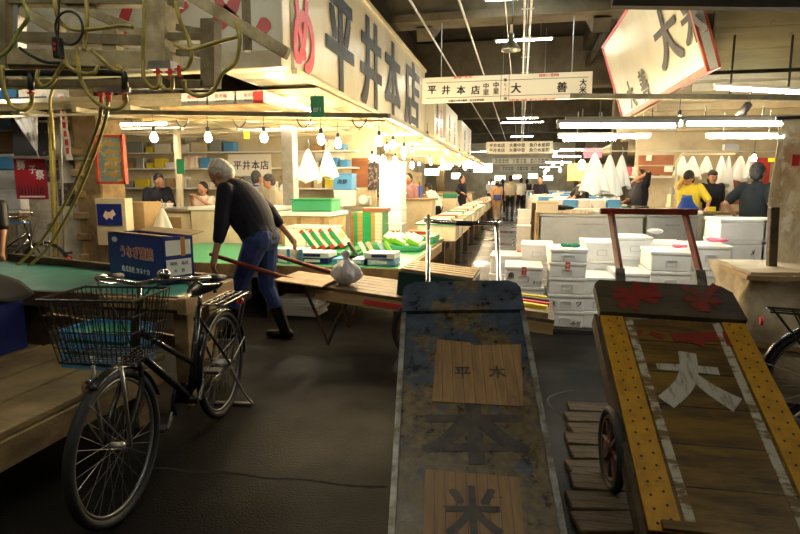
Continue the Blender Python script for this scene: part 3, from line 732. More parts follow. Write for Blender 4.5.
    for s in (-1,1):
        q.tube([w(p) for p in ((.03*s,.22,.72),(.07*s,.1,.73),(.07*s,-.33,.73))],.006,6); q.cyl(w((.07*s,-.2,.73)),w((.065*s,0,r)),.005,n=6); q.cyl(w((.07*s,-.3,.73)),w((.065*s,0,r)),.005,n=6)
    for k in range(6): q.cyl(w((-.07,.1-.086*k,.73)),w((.07,.1-.086*k,.73)),.004,n=6)
    for x_ in (-.025,.025): q.cyl(w((x_,.1,.735)),w((x_,-.33,.735)),.004,n=6)
    q.build('rear_rack', m['wirebasket'], t)
    MB().cyl(w((0,-.35,.66)),w((0,-.365,.66)),.025).build('reflector', m['red'], t)
    # chain case, crank and pedals
    q = MB(); q.box((.05,.22,.31),(.018,.62,.06),bev=.008,tf=T_); q.cyl(w((.04,.45,.28)),w((.06,.45,.28)),.09,n=24); q.build('chain_case', m[paint], t)
    q = MB(); q.bar(w((.075,.45,.28)),w((.075,.55,.15)),.012,.02); q.bar(w((-.06,.45,.28)),w((-.06,.35,.41)),.012,.02); q.build('crank', m['chrome'], t)
    for x_,y_,z_ in ((.12,.55,.15),(-.105,.35,.41)): MB().box((x_,y_,z_),(.08,.07,.02),bev=.004,tf=T_).build('pedal', m['rubber'], t)
    # stand
    q = MB()
    for s in (-1,1): q.tube([w(p) for p in ((.05*s,-.02,.3),(.1*s,-.1,.1),(.13*s,-.16,.012))],.008,6)
    q.cyl(w((-.13,-.16,.012)),w((.13,-.16,.012)),.01,n=6); q.build('kickstand', m['steel'], t)
    q = MB(); q.lathe([(.001,.0),(.02,.0),(.035,.05),(.036,.06),(.001,.062)],w((.05,L+.02,.62)),n=16,axis=T_.to_3x3()@V((0,1,0))); q.build('headlamp', m['chrome'], t, flat=False)
    tb([(-.06,L,r),(-.065,L+.02,.55),(-.06,L+.03,.74)],.008,'basket_stay','steel'); tb([(.06,L,r),(.065,L+.02,.55),(.06,L+.03,.74)],.008,'basket_stay','steel')
    if basket:
        q = MB(); z0,z1 = .735,1.0; cy = 1.11; yaw_ = 0
        def rect(z, n=11, mrows=8):
            u = (z-z0)/(z1-z0); hx = .15+.045*u; hy = .115+.035*u; return hx,hy
        def P_(s_, z):  # s_ 0..4 round the basket
            hx,hy = rect(z); k = int(s_)%4; f = s_-int(s_)
            c4 = [(-hx,-hy),(hx,-hy),(hx,hy),(-hx,hy)]; a = c4[k]; b = c4[(k+1)%4]
            return w((a[0]+(b[0]-a[0])*f, cy+a[1]+(b[1]-a[1])*f, z))
        for z_,rr in ((z0,.004),(z0+.065,.0028),(z0+.13,.0028),(z0+.2,.0028),(z1,.006)): q.tube([P_(k,z_) for k in range(4)],rr,6,closed=True)
        for k in range(4):
            n_ = 16 if k%2==0 else 11
            for j in range(n_): q.cyl(P_(k+j/n_,z0),P_(k+j/n_,z1),.0022,n=5,cap=False)
        hx,hy = rect(z0)
        for j in range(1,12): q.cyl(w((-hx+2*hx*j/12,cy-hy,z0)),w((-hx+2*hx*j/12,cy+hy,z0)),.002,n=4,cap=False)
        for j in range(1,8): q.cyl(w((-hx,cy-hy+2*hy*j/8,z0)),w((hx,cy-hy+2*hy*j/8,z0)),.002,n=4,cap=False)
        q.build('wire_basket', m['wirebasket'], t)
    return t, T_
bicycle('black town bicycle with a wire front basket parked by the plank platform', (-1.66,1.95), (-1.80,3.08), 'blackgloss')
bicycle('silver bicycle with a black saddle leaning by the postered wall', (D(38,184,6.45).x,6.45), (D(38,184,6.45).x-1.08,6.2), 'chrome', basket=False)
bicycle('dark bicycle with a rear rack partly cut off at the right edge', (2.85,3.25), (1.75,3.48), 'blackgloss', basket=False)
# fire extinguisher
p = D(63,262,6.3); p = V((p.x,6.4,0))
t = thing('fire_extinguisher','red fire extinguisher at the foot of the postered wall','fire extinguisher',p)
MB().lathe([(.001,0),(.07,0),(.075,.02),(.075,.4),(.05,.45),(.025,.47),(.025,.5),(.001,.5)],p,n=20).build('body',m['red'],t,flat=False)
MB().box(p+V((0,0,.53)),(.03,.12,.03)).build('lever',m['black'],t); MB().tube([p+V((0,-.03,.5)),p+V((.1,-.05,.45)),p+V((.1,-.05,.15))],.01,sm=4).build('nozzle_hose',m['rubber'],t)
# posters on the wall (flat in reality), sheets with a little thickness
def sheet(name,label,cat,px0,px1,py0,py1,Y,mt_,group=None,th=.004):
    a = D(px0,py1,Y); c_ = D(px1,py0,Y); mid = V(((a.x+c_.x)/2,Y,a.z))
    t = thing(name,label,cat,mid,0,group)
    MB().box((mid.x,Y+th/2,(a.z+c_.z)/2),(c_.x-a.x,th,c_.z-a.z)).build('sheet',m[mt_],t)
    return t, frame((mid.x,Y-.001,(a.z+c_.z)/2),(1,0,0),(0,0,1)), c_.x-a.x, c_.z-a.z
t,f_,w_,h_ = sheet('poster','red festival poster with white characters on the peeling wall','poster',17,45,158,199,6.994,'posterred')
text('獅',f_@M.Translation((-w_*.28,h_*.34,0)),.15,m['white'],t,bold=.03); text('子',f_@M.Translation((w_*.08,h_*.22,0)),.13,m['white'],t,bold=.02); text('祭',f_@M.Translation((w_*.3,h_*.1,0)),.15,m['white'],t,bold=.03)
q = MB()
for k in range(9): q.poly([(-w_*.42+w_*.095*k,-h_*.38),(-w_*.42+w_*.095*k+.03,-h_*.38),(-w_*.42+w_*.095*k+.025,-h_*.15-.03*(k%3)),(-w_*.42+w_*.095*k+.008,-h_*.12-.04*(k%2))],f_,.001)
q.build('figures',m['posterdark'],t)
MB().poly([(-w_*.4,-h_*.46),(w_*.4,-h_*.46),(w_*.4,-h_*.42),(-w_*.4,-h_*.42)],f_,.001).build('caption',m['white'],t)
sheet('poster','tall black poster behind the white umbrella at the upper left','poster',14,46,96,156,6.995,'posterdark')
sheet('poster','small dark picture poster behind the standing pipe','poster',47,58,160,182,6.992,'postermix')
sheet('poster','small brown picture poster right of the standing pipe','poster',59,74,183,206,6.994,'postermix')
t,f_,w_,h_ = sheet('poster','blue poster with a pale animal below the painted fish sign','poster',98,121,204,225,6.6,'blue')
q = MB(); q.poly([(-.1,-.02),(-.06,.05),(0,.03),(.06,.07),(.1,.0),(.05,-.03),(.04,-.07),(.0,-.04),(-.05,-.07)],f_,.001); q.build('figures',m['peach'],t)
MB().box((f_.translation.x,6.7,f_.translation.z-.1),(w_+.08,.15,h_+.35)).build('mount_board',m['cream'],t)
# painted fish sign
t,f_,w_,h_ = sheet('painted_sign','upright framed sign painted with fish in blue and gold','sign',100,122,137,182,6.6,'fishpaint',th=.05)
q = MB()
for k in range(5): q.poly([(-w_*.3,h_*(.34-.17*k)),(-w_*.05,h_*(.42-.17*k)),(w_*.25,h_*(.36-.17*k)),(w_*.38,h_*(.4-.17*k)),(w_*.36,h_*(.3-.17*k)),(0,h_*(.3-.17*k))],f_,.002)
q.build('fish_picture',m['gold'],t)
q = MB()
for s in (-1,1): q.box((f_.translation.x+s*(w_/2+.01),6.6,f_.translation.z),(.035,.06,h_+.06)); q.box((f_.translation.x,6.6,f_.translation.z+s*(h_/2+.01)),(w_+.05,.06,.035))
q.build('frame',m['redorange'],t)
# closed white umbrella, red streamer
a = D(25,97,6.75)
t = thing('umbrella','white furled umbrella hanging upside down before the black poster','umbrella',a)
q = MB(); top = D(22,107,6.75); tip = D(37,152,6.75)
def um(u,v):
    c_ = top.lerp(tip,v); w_ = (.22*(1-v)+.01)*(1+.15*math.cos(u*2*math.pi*8)); an = u*2*math.pi; return c_+V((w_*math.cos(an),w_*.35*math.sin(an),0))
q.grid(um,48,10); q.build('canopy',m['plastic'],t,flat=False)
MB().tube([top+V((0,0,.12)),top,tip,tip+V((.02,0,-.08))],.008).build('shaft',m['steel'],t)
a = D(58,94,6.85); c_ = D(67,160,6.85)
t = thing('streamer','red and white vertical paper streamer hanging on the peeling wall','streamer',c_)
q = MB(); q.grid(lambda u,v: V((a.x+(c_.x-a.x)*v+.04+(u-.5)*.1, 6.85+.01*math.sin(v*20), a.z+(c_.z-a.z)*v)),3,20); q.build('strip',m['paper'],t,solid=.002)
for k in range(7): 
    p = V((a.x+(c_.x-a.x)*(.08+k*.13)+.04, 6.84, a.z+(c_.z-a.z)*(.08+k*.13))); MB().box(p,(.05,.006,.08)).build('red_mark',m['redsign'],t)
# standing pipe and rails on the wall
one(MB().cyl(D(50,100,6.8),V((D(52,225,6.8).x,6.8,0)),.04,n=10),'standing_pipe',m['hose'],'tan vertical pipe in front of the peeling wall','pipe')
one(MB().cyl(D(60,100,6.8),V((D(60,230,6.8).x,6.8,.0)),.015,n=8),'standing_pipe',m['steel'],'thin grey conduit beside the tan pipe','pipe')
one(MB().bar(D(10,157,6.9),D(97,159,6.9),.05,.03),'rail_pipe',m['steel'],'grey horizontal rail across the postered wall','pipe')
# white and blue boxes left of the wall
for i,(y0,y1,mt_,l) in enumerate(((62,128,'bluelight','blue carton topmost at the left edge beside the black poster'),(130,153,'cardboard','brown carton below the blue one at the left edge'),(153,170,'bluelight','white and blue foam box at the left edge beside the red poster'),(170,189,'foam','upper white foam box at the left edge'),(189,210,'foam','lower white foam box at the left edge'),(210,221,'cardboard','brown carton under the white foam boxes at the left edge'))):
    a = D(-30,y1,7.3); c_ = D(16+ (3 if i>1 else -4),y0,7.3)
    t = thing('storage_box',l,'box',((a.x+c_.x)/2,7.5,a.z))
    MB().box(((a.x+c_.x)/2,7.55,(a.z+c_.z)/2),(c_.x-a.x,.5,c_.z-a.z-.012),bev=.01).build('body',m[mt_],t)
    MB().box(((a.x+c_.x)/2,7.55,c_.z-.03),(c_.x-a.x+.015,.515,.04),bev=.005).build('lid',m['foam' if 'foam' in l else mt_],t)
sx_ = D(2,230,7.3)
t = thing('storage_shelf','grey shelf carrying the boxes at the left edge','shelf',(sx_.x-.3,7.55,0))
for z_ in (D(2,221,7.3).z-.02,): MB().box((sx_.x-.1,7.55,z_),(1.0,.55,.035)).build('shelf_board',m['bluelight'],t)
for dx in (-.55,.3):
    for dy in (-.25,.25): MB().box((sx_.x+dx,7.55+dy,(D(2,221,7.3).z-.04)/2),(.04,.04,D(2,221,7.3).z-.04)).build('leg',m['steel'],t)
# ================================================================ OVERHEAD STEEL FRAME
YF = 3.5
t = thing('steel_gantry','overhead frame of welded steel beams crossing the upper left','steel frame',(-2.9,YF,2.0))
def beam(a,b_,w_,h_,n='beam',mt_='beamsteel',Y=YF,dy=0):
    A_ = D(a[0],a[1],Y)+V((0,dy,0)); B_ = D(b_[0],b_[1],Y)+V((0,dy,0)); MB().bar(A_,B_,w_,h_,up=(0,1,0) if abs((B_-A_).normalized().z)<.5 else (0,1,0),bev=.004).build(n,m[mt_],t)
# bar(): width lies across, height along "up"
beam((-20,57),(178,62),.11,.12,mt_='beamcream'); beam((-20,84),(207,85),.055,.1); beam((-20,68),(178,67),.03,.08)
beam((20,38),(152,42),.07,.1); beam((172,38),(205,38),.05,.1)
beam((162,-20),(161,72),.15,.15,'post','beamcream'); beam((7,-20),(7,88),.12,.14,'post'); beam((113,28),(113,55),.11,.08,'post','beamcream')
beam((211,20),(211,88),.1,.1,'post'); beam((20,-10),(20,60),.04,.08,'post','steel')
beam((62,-2),(152,38),.07,.06,'brace','beamcream'); beam((22,10),(62,33),.07,.06,'brace','beamcream'); beam((185,-8),(288,54),.075,.06,'brace','beamcream'); beam((-10,1),(180,2),.06,.1)
beam((178,28),(208,33),.04,.06,'brace'); beam((178,53),(205,55),.04,.06,'brace')
MB().box(D(163,66,YF-.12),(.16,.08,.05)).build('bracket',m['steel'],t)
for x_ in (-3.6,-1.75): MB().cyl((x_,YF,2.3),(x_,YF,4.45),.03,n=8).build('hanger',m['beamsteel'],t)
t = thing('air_pipe','black air pipe with elbows along the overhead frame','pipe',D(60,73,YF-.16))
YP = YF-.2
MB().tube([D(-20,73,YP),D(118,73,YP),D(124,74,YP),D(125,79,YP),D(125,90,YP)],.021,10).build('pipe',m['black'],t,flat=False)
MB().cyl(D(31,73,YP),D(31,90,YP),.021).build('branch',m['black'],t,flat=False)
for x_,y_ in ((31,93),(101,94),(109,94),(124,93),(158,72),(170,72),(179,69)):
    c_ = D(x_,y_,YP); v_ = MB(); v_.cyl(c_+V((0,0,.02)),c_-V((0,0,.05)),.012,n=8); v_.box(c_,(.05,.02,.012)); v_.build('valve',m['red'],t)
MB().bar(D(95,90,YP),D(130,90,YP),.03,.02,up=(0,1,0)).build('manifold',m['steel'],t)
Hs_ = [([(20,-5),(28,16),(20,30),(8,50),(-8,62)],'hosegreen','green hose hanging from the top left corner of the frame'),
 ([(2,66),(4,90),(12,106),(24,110),(31,104),(32,94)],'hose','yellow hose loop below the left end of the black pipe'),
 ([(86,-5),(87,20),(85,38),(84,50)],'hose','yellow hose dropping beside the black cable ring'),
 ([(54,-5),(56,10),(62,24),(80,30),(120,26),(132,27)],'hose','yellow hose lying along the upper bar'),
 ([(38,70),(37,80),(43,87),(52,82),(58,72),(65,62)],'hose','twisted yellow hose in the middle of the frame'),
 ([(62,52),(68,66),(82,73),(94,73),(98,66)],'hose','yellow hose loop crossing the black pipe'),
 ([(92,50),(103,60),(113,69),(122,71),(118,66)],'hose','short yellow hose ending right of the loops'),
 ([(76,46),(79,70),(82,82),(92,98),(104,107),(118,109),(126,102),(125,93)],'hose','long yellow hose looping down to the right end of the black pipe'),
 ([(145,-5),(144,30),(143,60),(144,78),(152,88),(159,86),(160,75)],'hose','yellow hose hanging in front of the cream post, left strand'),
 ([(162,86),(166,90),(172,88),(172,75)],'hose','small yellow hose loop under the cream post'),
 ([(176,2),(180,20),(188,38),(192,55),(188,66),(181,70)],'hose','yellow hose hanging right of the cream post'),
 ([(175,44),(188,50),(205,46),(225,40),(240,36)],'hose','yellow hose running right towards the signboard'),
 ([(236,22),(240,40),(236,62),(222,74),(214,90),(200,96),(186,90),(184,80)],'hose','yellow hose coiled around the right post of the frame')]
for pts,mt_,l in Hs_:
    one(MB().tube([D(x_,y_,YP-.06-.02*(k%2)) for k,(x_,y_) in enumerate(pts)],.0135,7,sm=5),'air_hose',m[mt_],l,'hose',flat=False)
for k,(a_,l) in enumerate((([(51,70),(54,84),(50,100),(52,122),(54,150)],'tan hose hanging straight down before the tan wall pipe'),)):
    one(MB().tube([D(x_,y_,4.6) for x_,y_ in a_],.014,7,sm=5),'air_hose',m['hose'],l,'hose',flat=False)
for k,(a_,l) in enumerate((([(101,95,3.4),(98,125,3.9),(72,190,4.2),(42,240,4.3),(14,268,4.2)],'yellow hose stretched diagonally down to the teal table, left strand'),([(108,95,3.4),(104,125,3.9),(80,190,4.2),(50,245,4.25),(22,272,4.15)],'yellow hose stretched diagonally down to the teal table, right strand'))):
    one(MB().tube([D(x_,y_,Y_) for x_,y_,Y_ in a_],.013,7,sm=5),'air_hose',m['hose'],l,'hose',flat=False)
one(MB().ring(D(69,28,YP-.1),(0,1,0),.1,.008,28,6),'cable_ring',m['black'],'black cable coiled in a ring at the upper left','cable',flat=False)
t = thing('control_box','small black pendant control box hanging on a cable','control box',D(58,57,YP-.1))
MB().box(D(58,48,YP-.1),(.055,.05,.13),bev=.008).build('body',m['black'],t); MB().tube([D(58,38,YP-.1),D(59,10,YP-.1),D(60,-12,YP-.1)],.006).build('cable',m['black'],t)
for k in range(2): MB().cyl(D(58,45+5*k,YP-.1)-V((0,.03,0)),D(58,45+5*k,YP-.1)-V((0,.024,0)),.01).build('button',m['red'],t)
one(MB().tube([D(20,48,YP),D(30,55,YP-.05),(D(45,62,YP)),D(60,63,YP-.04)],.01,sm=4),'air_hose',m['rubber'],'black rubber hose lying on the lower beam','hose',flat=False)
# ================================================================ HANDCARTS
def blue_mat():
    mm, nt, b = _new('worn_blue_paint'); N = nt.nodes; L = nt.links
    tc = N.new('ShaderNodeTexCoord')
    def noise(s, d=6, dist=0):
        n = N.new('ShaderNodeTexNoise'); n.inputs['Scale'].default_value = s; n.inputs['Detail'].default_value = d; n.inputs['Distortion'].default_value = dist
        n.inputs['Roughness'].default_value = .7; L.new(tc.outputs['Object'], n.inputs['Vector']); return n
    sp = N.new('ShaderNodeSeparateXYZ'); L.new(tc.outputs['Object'], sp.inputs[0])
    n = noise(5); a = N.new('ShaderNodeMath'); a.operation = 'MULTIPLY_ADD'; L.new(sp.outputs['Y'], a.inputs[0]); a.inputs[1].default_value = -.16; L.new(n.outputs['Fac'], a.inputs[2])
    ab = N.new('ShaderNodeMath'); ab.operation = 'ABSOLUTE'; L.new(sp.outputs['X'], ab.inputs[0])
    a2 = N.new('ShaderNodeMath'); a2.operation = 'MULTIPLY_ADD'; L.new(ab.outputs[0], a2.inputs[0]); a2.inputs[1].default_value = -.33; L.new(a.outputs[0], a2.inputs[2])
    r = N.new('ShaderNodeMapRange'); r.inputs['From Min'].default_value = .25; r.inputs['From Max'].default_value = .31; L.new(a2.outputs[0], r.inputs['Value'])
    n2 = noise(18); r2 = N.new('ShaderNodeValToRGB'); L.new(n2.outputs['Fac'], r2.inputs[0])
    r2.color_ramp.elements[0].position = .35; r2.color_ramp.elements[0].color = (.03,.02,.01,1); r2.color_ramp.elements[1].position = .65; r2.color_ramp.elements[1].color = (.17,.12,.05,1)
    mx = N.new('ShaderNodeMix'); mx.data_type = 'RGBA'; L.new(r.outputs[0], mx.inputs[0]); 
    n4 = noise(9); r4 = N.new('ShaderNodeValToRGB'); L.new(n4.outputs['Fac'], r4.inputs[0])
    r4.color_ramp.elements[0].color = (.012,.016,.023,1); r4.color_ramp.elements[0].position=.35; r4.color_ramp.elements[1].color = (.05,.075,.12,1); r4.color_ramp.elements[1].position=.65
    L.new(r4.outputs[0], mx.inputs[6]); L.new(r2.outputs[0], mx.inputs[7])
    L.new(mx.outputs[2], b.inputs['Base Color'])
    q = N.new('ShaderNodeMapRange'); q.inputs['From Min'].default_value=.35; q.inputs['From Max'].default_value=.65; q.inputs['To Min'].default_value = .22; q.inputs['To Max'].default_value = .5; L.new(n4.outputs['Fac'], q.inputs['Value']); L.new(q.outputs[0], b.inputs['Roughness'])
    bp = N.new('ShaderNodeBump'); bp.inputs['Strength'].default_value = .5; bp.inputs['Distance'].default_value = .006; n3 = noise(14); L.new(n3.outputs['Fac'], bp.inputs['Height']); L.new(bp.outputs[0], b.inputs['Normal'])
    return mm
m['blueworn'] = blue_mat()
W('cartwood',(.17,.1,.016),c2=(.055,.03,.008),sc_=5,stretch=(.35,2.2,1),rough=.33,bump=.25,bsc=12,r2=.5)
W('cartply',(.3,.17,.06),c2=(.17,.095,.035),sc_=14,stretch=(2,.25,1),rough=.5,lo=.35,hi=.65,bump=.1)
W('yellowpaint',(.48,.25,.012),c2=(.3,.15,.012),sc_=12,rough=.45,lo=.4,hi=.7,bump=.15,c3=(.1,.055,.02),sc3=8,lo3=.66,hi3=.7)
W('headerwood',(.07,.052,.025),c2=(.035,.027,.015),sc_=6,stretch=(.3,2,1),rough=.5,bump=.2)
W('fadedpaint',(.014,.013,.015),c2=(.06,.042,.022),sc_=13,lo=.42,hi=.6,rough=.5)
W('brushwhite',(.4,.38,.33),c2=(.2,.15,.08),sc_=14,lo=.5,hi=.66,rough=.6,stretch=(3,.6,1))
W('woodworn',(.15,.1,.05),c2=(.08,.05,.02),sc_=6,stretch=(.5,.5,1),rough=.6,bump=.3)
W('edgemetal',(.3,.3,.28),c2=(.12,.1,.08),sc_=10,rough=.45,metal=.5)
def wheel_part(t, c, ax, r, w_=.055, mt_='rust'):
    wh = MB().ring(c, ax, r-.02, .022, 32, 8).build('wheel', m['rubber'], t, flat=False)
    q = MB(); q.ring(c, ax, r-.05, .014, 32, 6); q.cyl(c-ax*w_/2, c+ax*w_/2, .04)
    u = ax.orthogonal().normalized(); v = ax.cross(u)
    for k in range(8): 
        a = k*math.pi/4; q.cyl(c, c+(u*math.cos(a)+v*math.sin(a))*(r-.05), .012, n=6)
    q.build('spoked_hub', m[mt_], wh)
    return wh
def cartframe(T, B, xdir):
    y = (T-B).normalized(); x = V(xdir); x = (x-y*x.dot(y)).normalized(); return frame(B, x, y), (T-B).length
def polyon(q, F, pts, t_=.0015, z=0): q.poly(pts, F@M.Translation((0,0,z)), t_)
def ppoly(F, pts): return [tuple(hit(F,x,y)[:2]) for x,y in pts]
# ---- blue cart
T = DD(461,284,3.5); B = DD(477,541,2.26); F,L = cartframe(T,B,(math.cos(R(2)),math.sin(R(2)),-.03)); Wd = .715
t = thing('handcart','blue painted wooden handcart tipped up on end in the middle foreground','handcart',mat=F)
c1 = hit(F,404,281); c2 = hit(F,519,288)
q = MB(); hw = Wd/2; yb = hit(F,460,312).y
q.box((0,yb/2,-.02),(Wd-.03,yb,.04),tf=F,bev=.004); q.build('bed', m['blueworn'], t)
q = MB(); cc = .07
q.poly([(-hw,yb-.01),(hw,yb-.01),(hw,L-cc),(hw-.02,L-cc*.4),(hw-cc,L),(-hw+cc,L),(-hw+.02,L-cc*.4),(-hw,L-cc)],F@M.Translation((0,0,-.02)),.045); q.build('headboard', m['blueworn'], t)
for s in (-1,1):
    q = MB(); q.box((s*(hw-.01),yb/2,.006),(.028,yb,.02),tf=F); q.build('edge_strip', m['edgemetal'], t)
    q = MB(); q.box((s*(hw-.05),L/2-.03,-.08),(.05,L-.05,.09),tf=F,bev=.005); q.build('side_rail', m['wooddark'], t)
for pts in (((437,340),(469,343),(474,346),(521,345),(523,407),(432,402)),((425,470),(519,478),(525,545),(423,545))):
    q = MB(); polyon(q,F,ppoly(F,pts),.006,.0); q.build('plywood_patch', m['cartply'], t)
    q = MB(); P4 = ppoly(F,pts); x0=min(p[0] for p in P4); x1=max(p[0] for p in P4); y0=min(p[1] for p in P4); y1=max(p[1] for p in P4)
    for k in range(1,9): q.box((x0+(x1-x0)*k/9,(y0+y1)/2,.0065),(.003,(y1-y0)*.93,.001),tf=F)
    q.build('groove', m['wooddark'], t)
p = hit(F,480,373); text('平　木', F@M.Translation((p.x,p.y,.007)), .09, m['fadedpaint'], t, bold=.02)
p = hit(F,475,432); text('本', F@M.Translation((p.x,p.y,.001)), .36, m['fadedpaint'], t, bold=.04, squash=1.4)
p = hit(F,473,512); text('米', F@M.Translation((p.x,p.y,.007)), .24, m['fadedpaint'], t, bold=.03)
q = MB()
random.seed(3)
for k in range(26): MB().sph(F@V((random.uniform(-.33,.33),random.uniform(.1,L-.2),.0055)),.0045,(1,1,.5),n=6).build('nail_head', m['chrome'], t)
# steel handle
pl = DD(428,280,3.75); tl = DD(428,216,4.15); pr = DD(499,283,3.75); tr = DD(497,222,4.1); br = DD(501,262,3.9)
q = MB()
base_l = F@V((hit(F,426,300).x,L-.1,-.05)); base_r = F@V((hit(F,498,303).x,L-.1,-.05))
for pp in ([base_l, DD(428,279,3.66), tl],[base_r, DD(499,280,3.66), tr]): MB().tube(pp,.0155,10).build('handle_post', m['chrome'], t, flat=False)
yl = DD(424,220,4.13); yr = DD(502,224,4.09)
MB().tube([yl,DD(440,222,4.13),DD(463,223,4.1),yr],.0165,10).build('handle_bar', m['chrome'], t, flat=False)
MB().tube([DD(456,223,4.1),DD(472,223.5,4.1)],.02,10).build('grip_tape', m['rubber'], t, flat=False)
ax = F.to_3x3()@V((1,0,0)); ax.z = 0; ax.normalize()
axc = F@V((0,.93,-.31)); axc.z = .27
for s in (-1,1): wheel_part(t, axc+ax*s*.3, ax, .27)
MB().cyl(axc-ax*.33,axc+ax*.33,.018).build('axle', m['rust'], t)
for s in (-1,1): MB().bar(F@V((s*.25,.75,-.1)), V(((F@V((s*.25,1.0,0))).x,(F@V((s*.25,1.05,0))).y,.02)), .05,.05).build('prop_leg', m['wooddark'], t)
# ---- yellow edged cart with the big character
T = DD(663,287,3.22); B = DD(752,541,2.12); F,L = cartframe(T,B,(math.cos(R(8)),math.sin(R(8)),0)); 
t = thing('handcart','brown wooden handcart with yellow perforated edges and a white character, tipped up at the right','handcart',mat=F)
yb = hit(F,665,314).y
xl = lambda px,py: hit(F,px,py)
LT = xl(600,313); RT = xl(741,317); LB = xl(651,541); RB = xl(857,541)
q = MB(); q.poly([(LB.x,0),(RB.x,0),(RT.x,yb),(LT.x,yb)],F@M.Translation((0,0,-.035)),.03); q.build('bed', m['cartwood'], t)
HL = xl(598,288); HR = xl(724,290)
a = [xl(*p) for p in ((600,283),(727,286),(743,318),(599,314))]
q = MB(); cc=.05; x0=a[3].x; x1=a[2].x; y0=a[3].y-.01
q.poly([(x0,y0),(x1,y0),(x1-.01,L-cc),(x1-cc*1.2,L),(x0+cc*.6,L),(x0,L-cc*.8)],F@M.Translation((0,0,-.02)),.05); q.build('headboard', m['headerwood'], t)
for s,(pt,pb,w0,w1) in ((-1,(LT,LB,.115,.13)),(1,(RT,RB,-.115,-.13))):
    q = MB(); q.poly([(pb.x,0),(pb.x+w1,0),(pt.x+w0,yb),(pt.x,yb)],F@M.Translation((0,0,-.004)),.008); q.build('edge_plate', m['yellowpaint'], t)
    q = MB()
    for k in range(20):
        y = .03+k*(yb-.05)/20; f = y/yb; 
        for j,o in ((0,.3),(1,.72)):
            x = (pb.x*(1-f)+pt.x*f)+(w1*(1-f)+w0*f)*o; q.cyl(F@V((x,y+.02*j,.003)),F@V((x,y+.02*j,.0052)),.006,n=8)
    q.build('bolt_hole', m['black'], t)
    q = MB(); q.poly([(pb.x+w1*1.15,.01),(pb.x+w1*1.45,.01),(pt.x+w0*1.42,yb-.01),(pt.x+w0*1.08,yb-.01)],F@M.Translation((0,0,-.004)),.0035); q.build('painted_border', m['whitepaint'], t)
    q = MB(); q.bar(F@V((pb.x-.0*s,.0,-.07)),F@V((pt.x,yb,-.07)),.045,.08,up=F.to_3x3()@V((0,0,1))); q.build('side_rail', m['wooddark'], t)
q = MB(); q.poly([(LT.x+.13,yb-.05),(RT.x-.13,yb-.05),(RT.x-.13,yb-.015),(LT.x+.13,yb-.015)],F@M.Translation((0,0,-.004)),.002); q.build('painted_border', m['whitepaint'], t)
MB().box(((LB.x+RB.x)/2,.02,.01),(RB.x-LB.x-.1,.035,.03),tf=F).build('end_batten', m['cartwood'], t)
q = MB()
for k in range(1,6): q.box(((LT.x+RT.x)/2*.0+(LB.x+RB.x)/2*.5+(LT.x+RT.x)/2*.5,yb*k/6,-.0035),(.5,.004,.002),tf=F)
q.build('plank_joint', m['black'], t)
def brush(par,F,mt_,strokes,z=.0,tk=.002,w_=.03):
    q = MB()
    for i,st in enumerate(strokes):
        P_ = smooth_pts([hit(F,*p) for p in st[0]],6); n = len(P_); w0,w1 = st[1],st[2]; Lf=[];Rt=[]
        for k,p in enumerate(P_):
            d_ = (P_[min(k+1,n-1)]-P_[max(k-1,0)]).normalized(); nn = V((-d_.y,d_.x,0)); u=k/(n-1); w=(w0*(1-u)+w1*u)/2
            Lf.append(p+nn*w); Rt.append(p-nn*w)
        out = [tuple(p[:2]) for p in Lf]+[tuple(p[:2]) for p in Rt[::-1]]
        q.poly(out,F@M.Translation((0,0,z)),tk+.0006*i)
    return q.build('lettering',m[mt_],par)
brush(t,F,'brushwhite',[([(657,366),(690,368),(719,371)],.04,.05),([(687,352),(689,370),(683,386),(666,402)],.085,.085),([(694,376),(712,390),(738,405)],.045,.1)],z=-.004)
brush(t,F,'redpaint',[([(613,292),(657,306)],.05,.04),([(636,286),(634,314)],.05,.04),([(612,300),(660,298)],.045,.05),([(655,289),(618,311)],.04,.05)],z=.03)
brush(t,F,'redpaint',[([(680,290),(715,308)],.05,.05),([(714,289),(692,312)],.04,.05),([(683,303),(718,305)],.035,.045),([(700,300),(703,316)],.05,.05)],z=.03)
brush(t,F,'redpaint',[([(629,338),(642,330)],.05,.02),([(650,332),(664,337)],.03,.04),([(672,337),(728,336)],.055,.07),([(700,338),(698,345)],.05,.05),([(726,332),(730,346)],.04,.03)],z=-.004)
# red wooden handle
q = MB()
pts = [(F@V((xl(622,300).x,L-.12,-.05)), DD(621,280,3.33), DD(611,214,3.75)), (F@V((xl(704,300).x,L-.12,-.05)), DD(702,282,3.33), DD(685,214,3.72))]
for a_ in pts: MB().tube(a_,.022,4).build('handle_post', m['shaft'], t)
MB().bar(DD(600,211,3.77),DD(697,212,3.7),.045,.04,bev=.006).build('handle_bar', m['shaft'], t)
for a_ in pts: MB().bar(a_[0].lerp(a_[1],.7),a_[1]+ (a_[2]-a_[1])*.12,.052,.052).build('ferrule', m['edgemetal'], t)
ax = F.to_3x3()@V((1,0,0)); ax.z=0; ax.normalize(); axc = F@V(((LB.x+RB.x)/2,.47,-.24)); axc.z=.2
for s in (-1,1): wheel_part(t, axc+ax*(s*((RB.x-LB.x)/2+.02)), ax, .2)
for s in (-1,1): MB().cyl(axc+ax*s*((RB.x-LB.x)/2+.0),axc+ax*s*((RB.x-LB.x)/2+.05),.018).build('axle_stub', m['rust'], t)
q = MB()
for s in (-1,1): a_=F@V((s*.22,.95,-.1)); MB().bar(a_, V((a_.x,a_.y+.12,.02)), .05,.05).build('prop_leg', m['wooddark'], t)
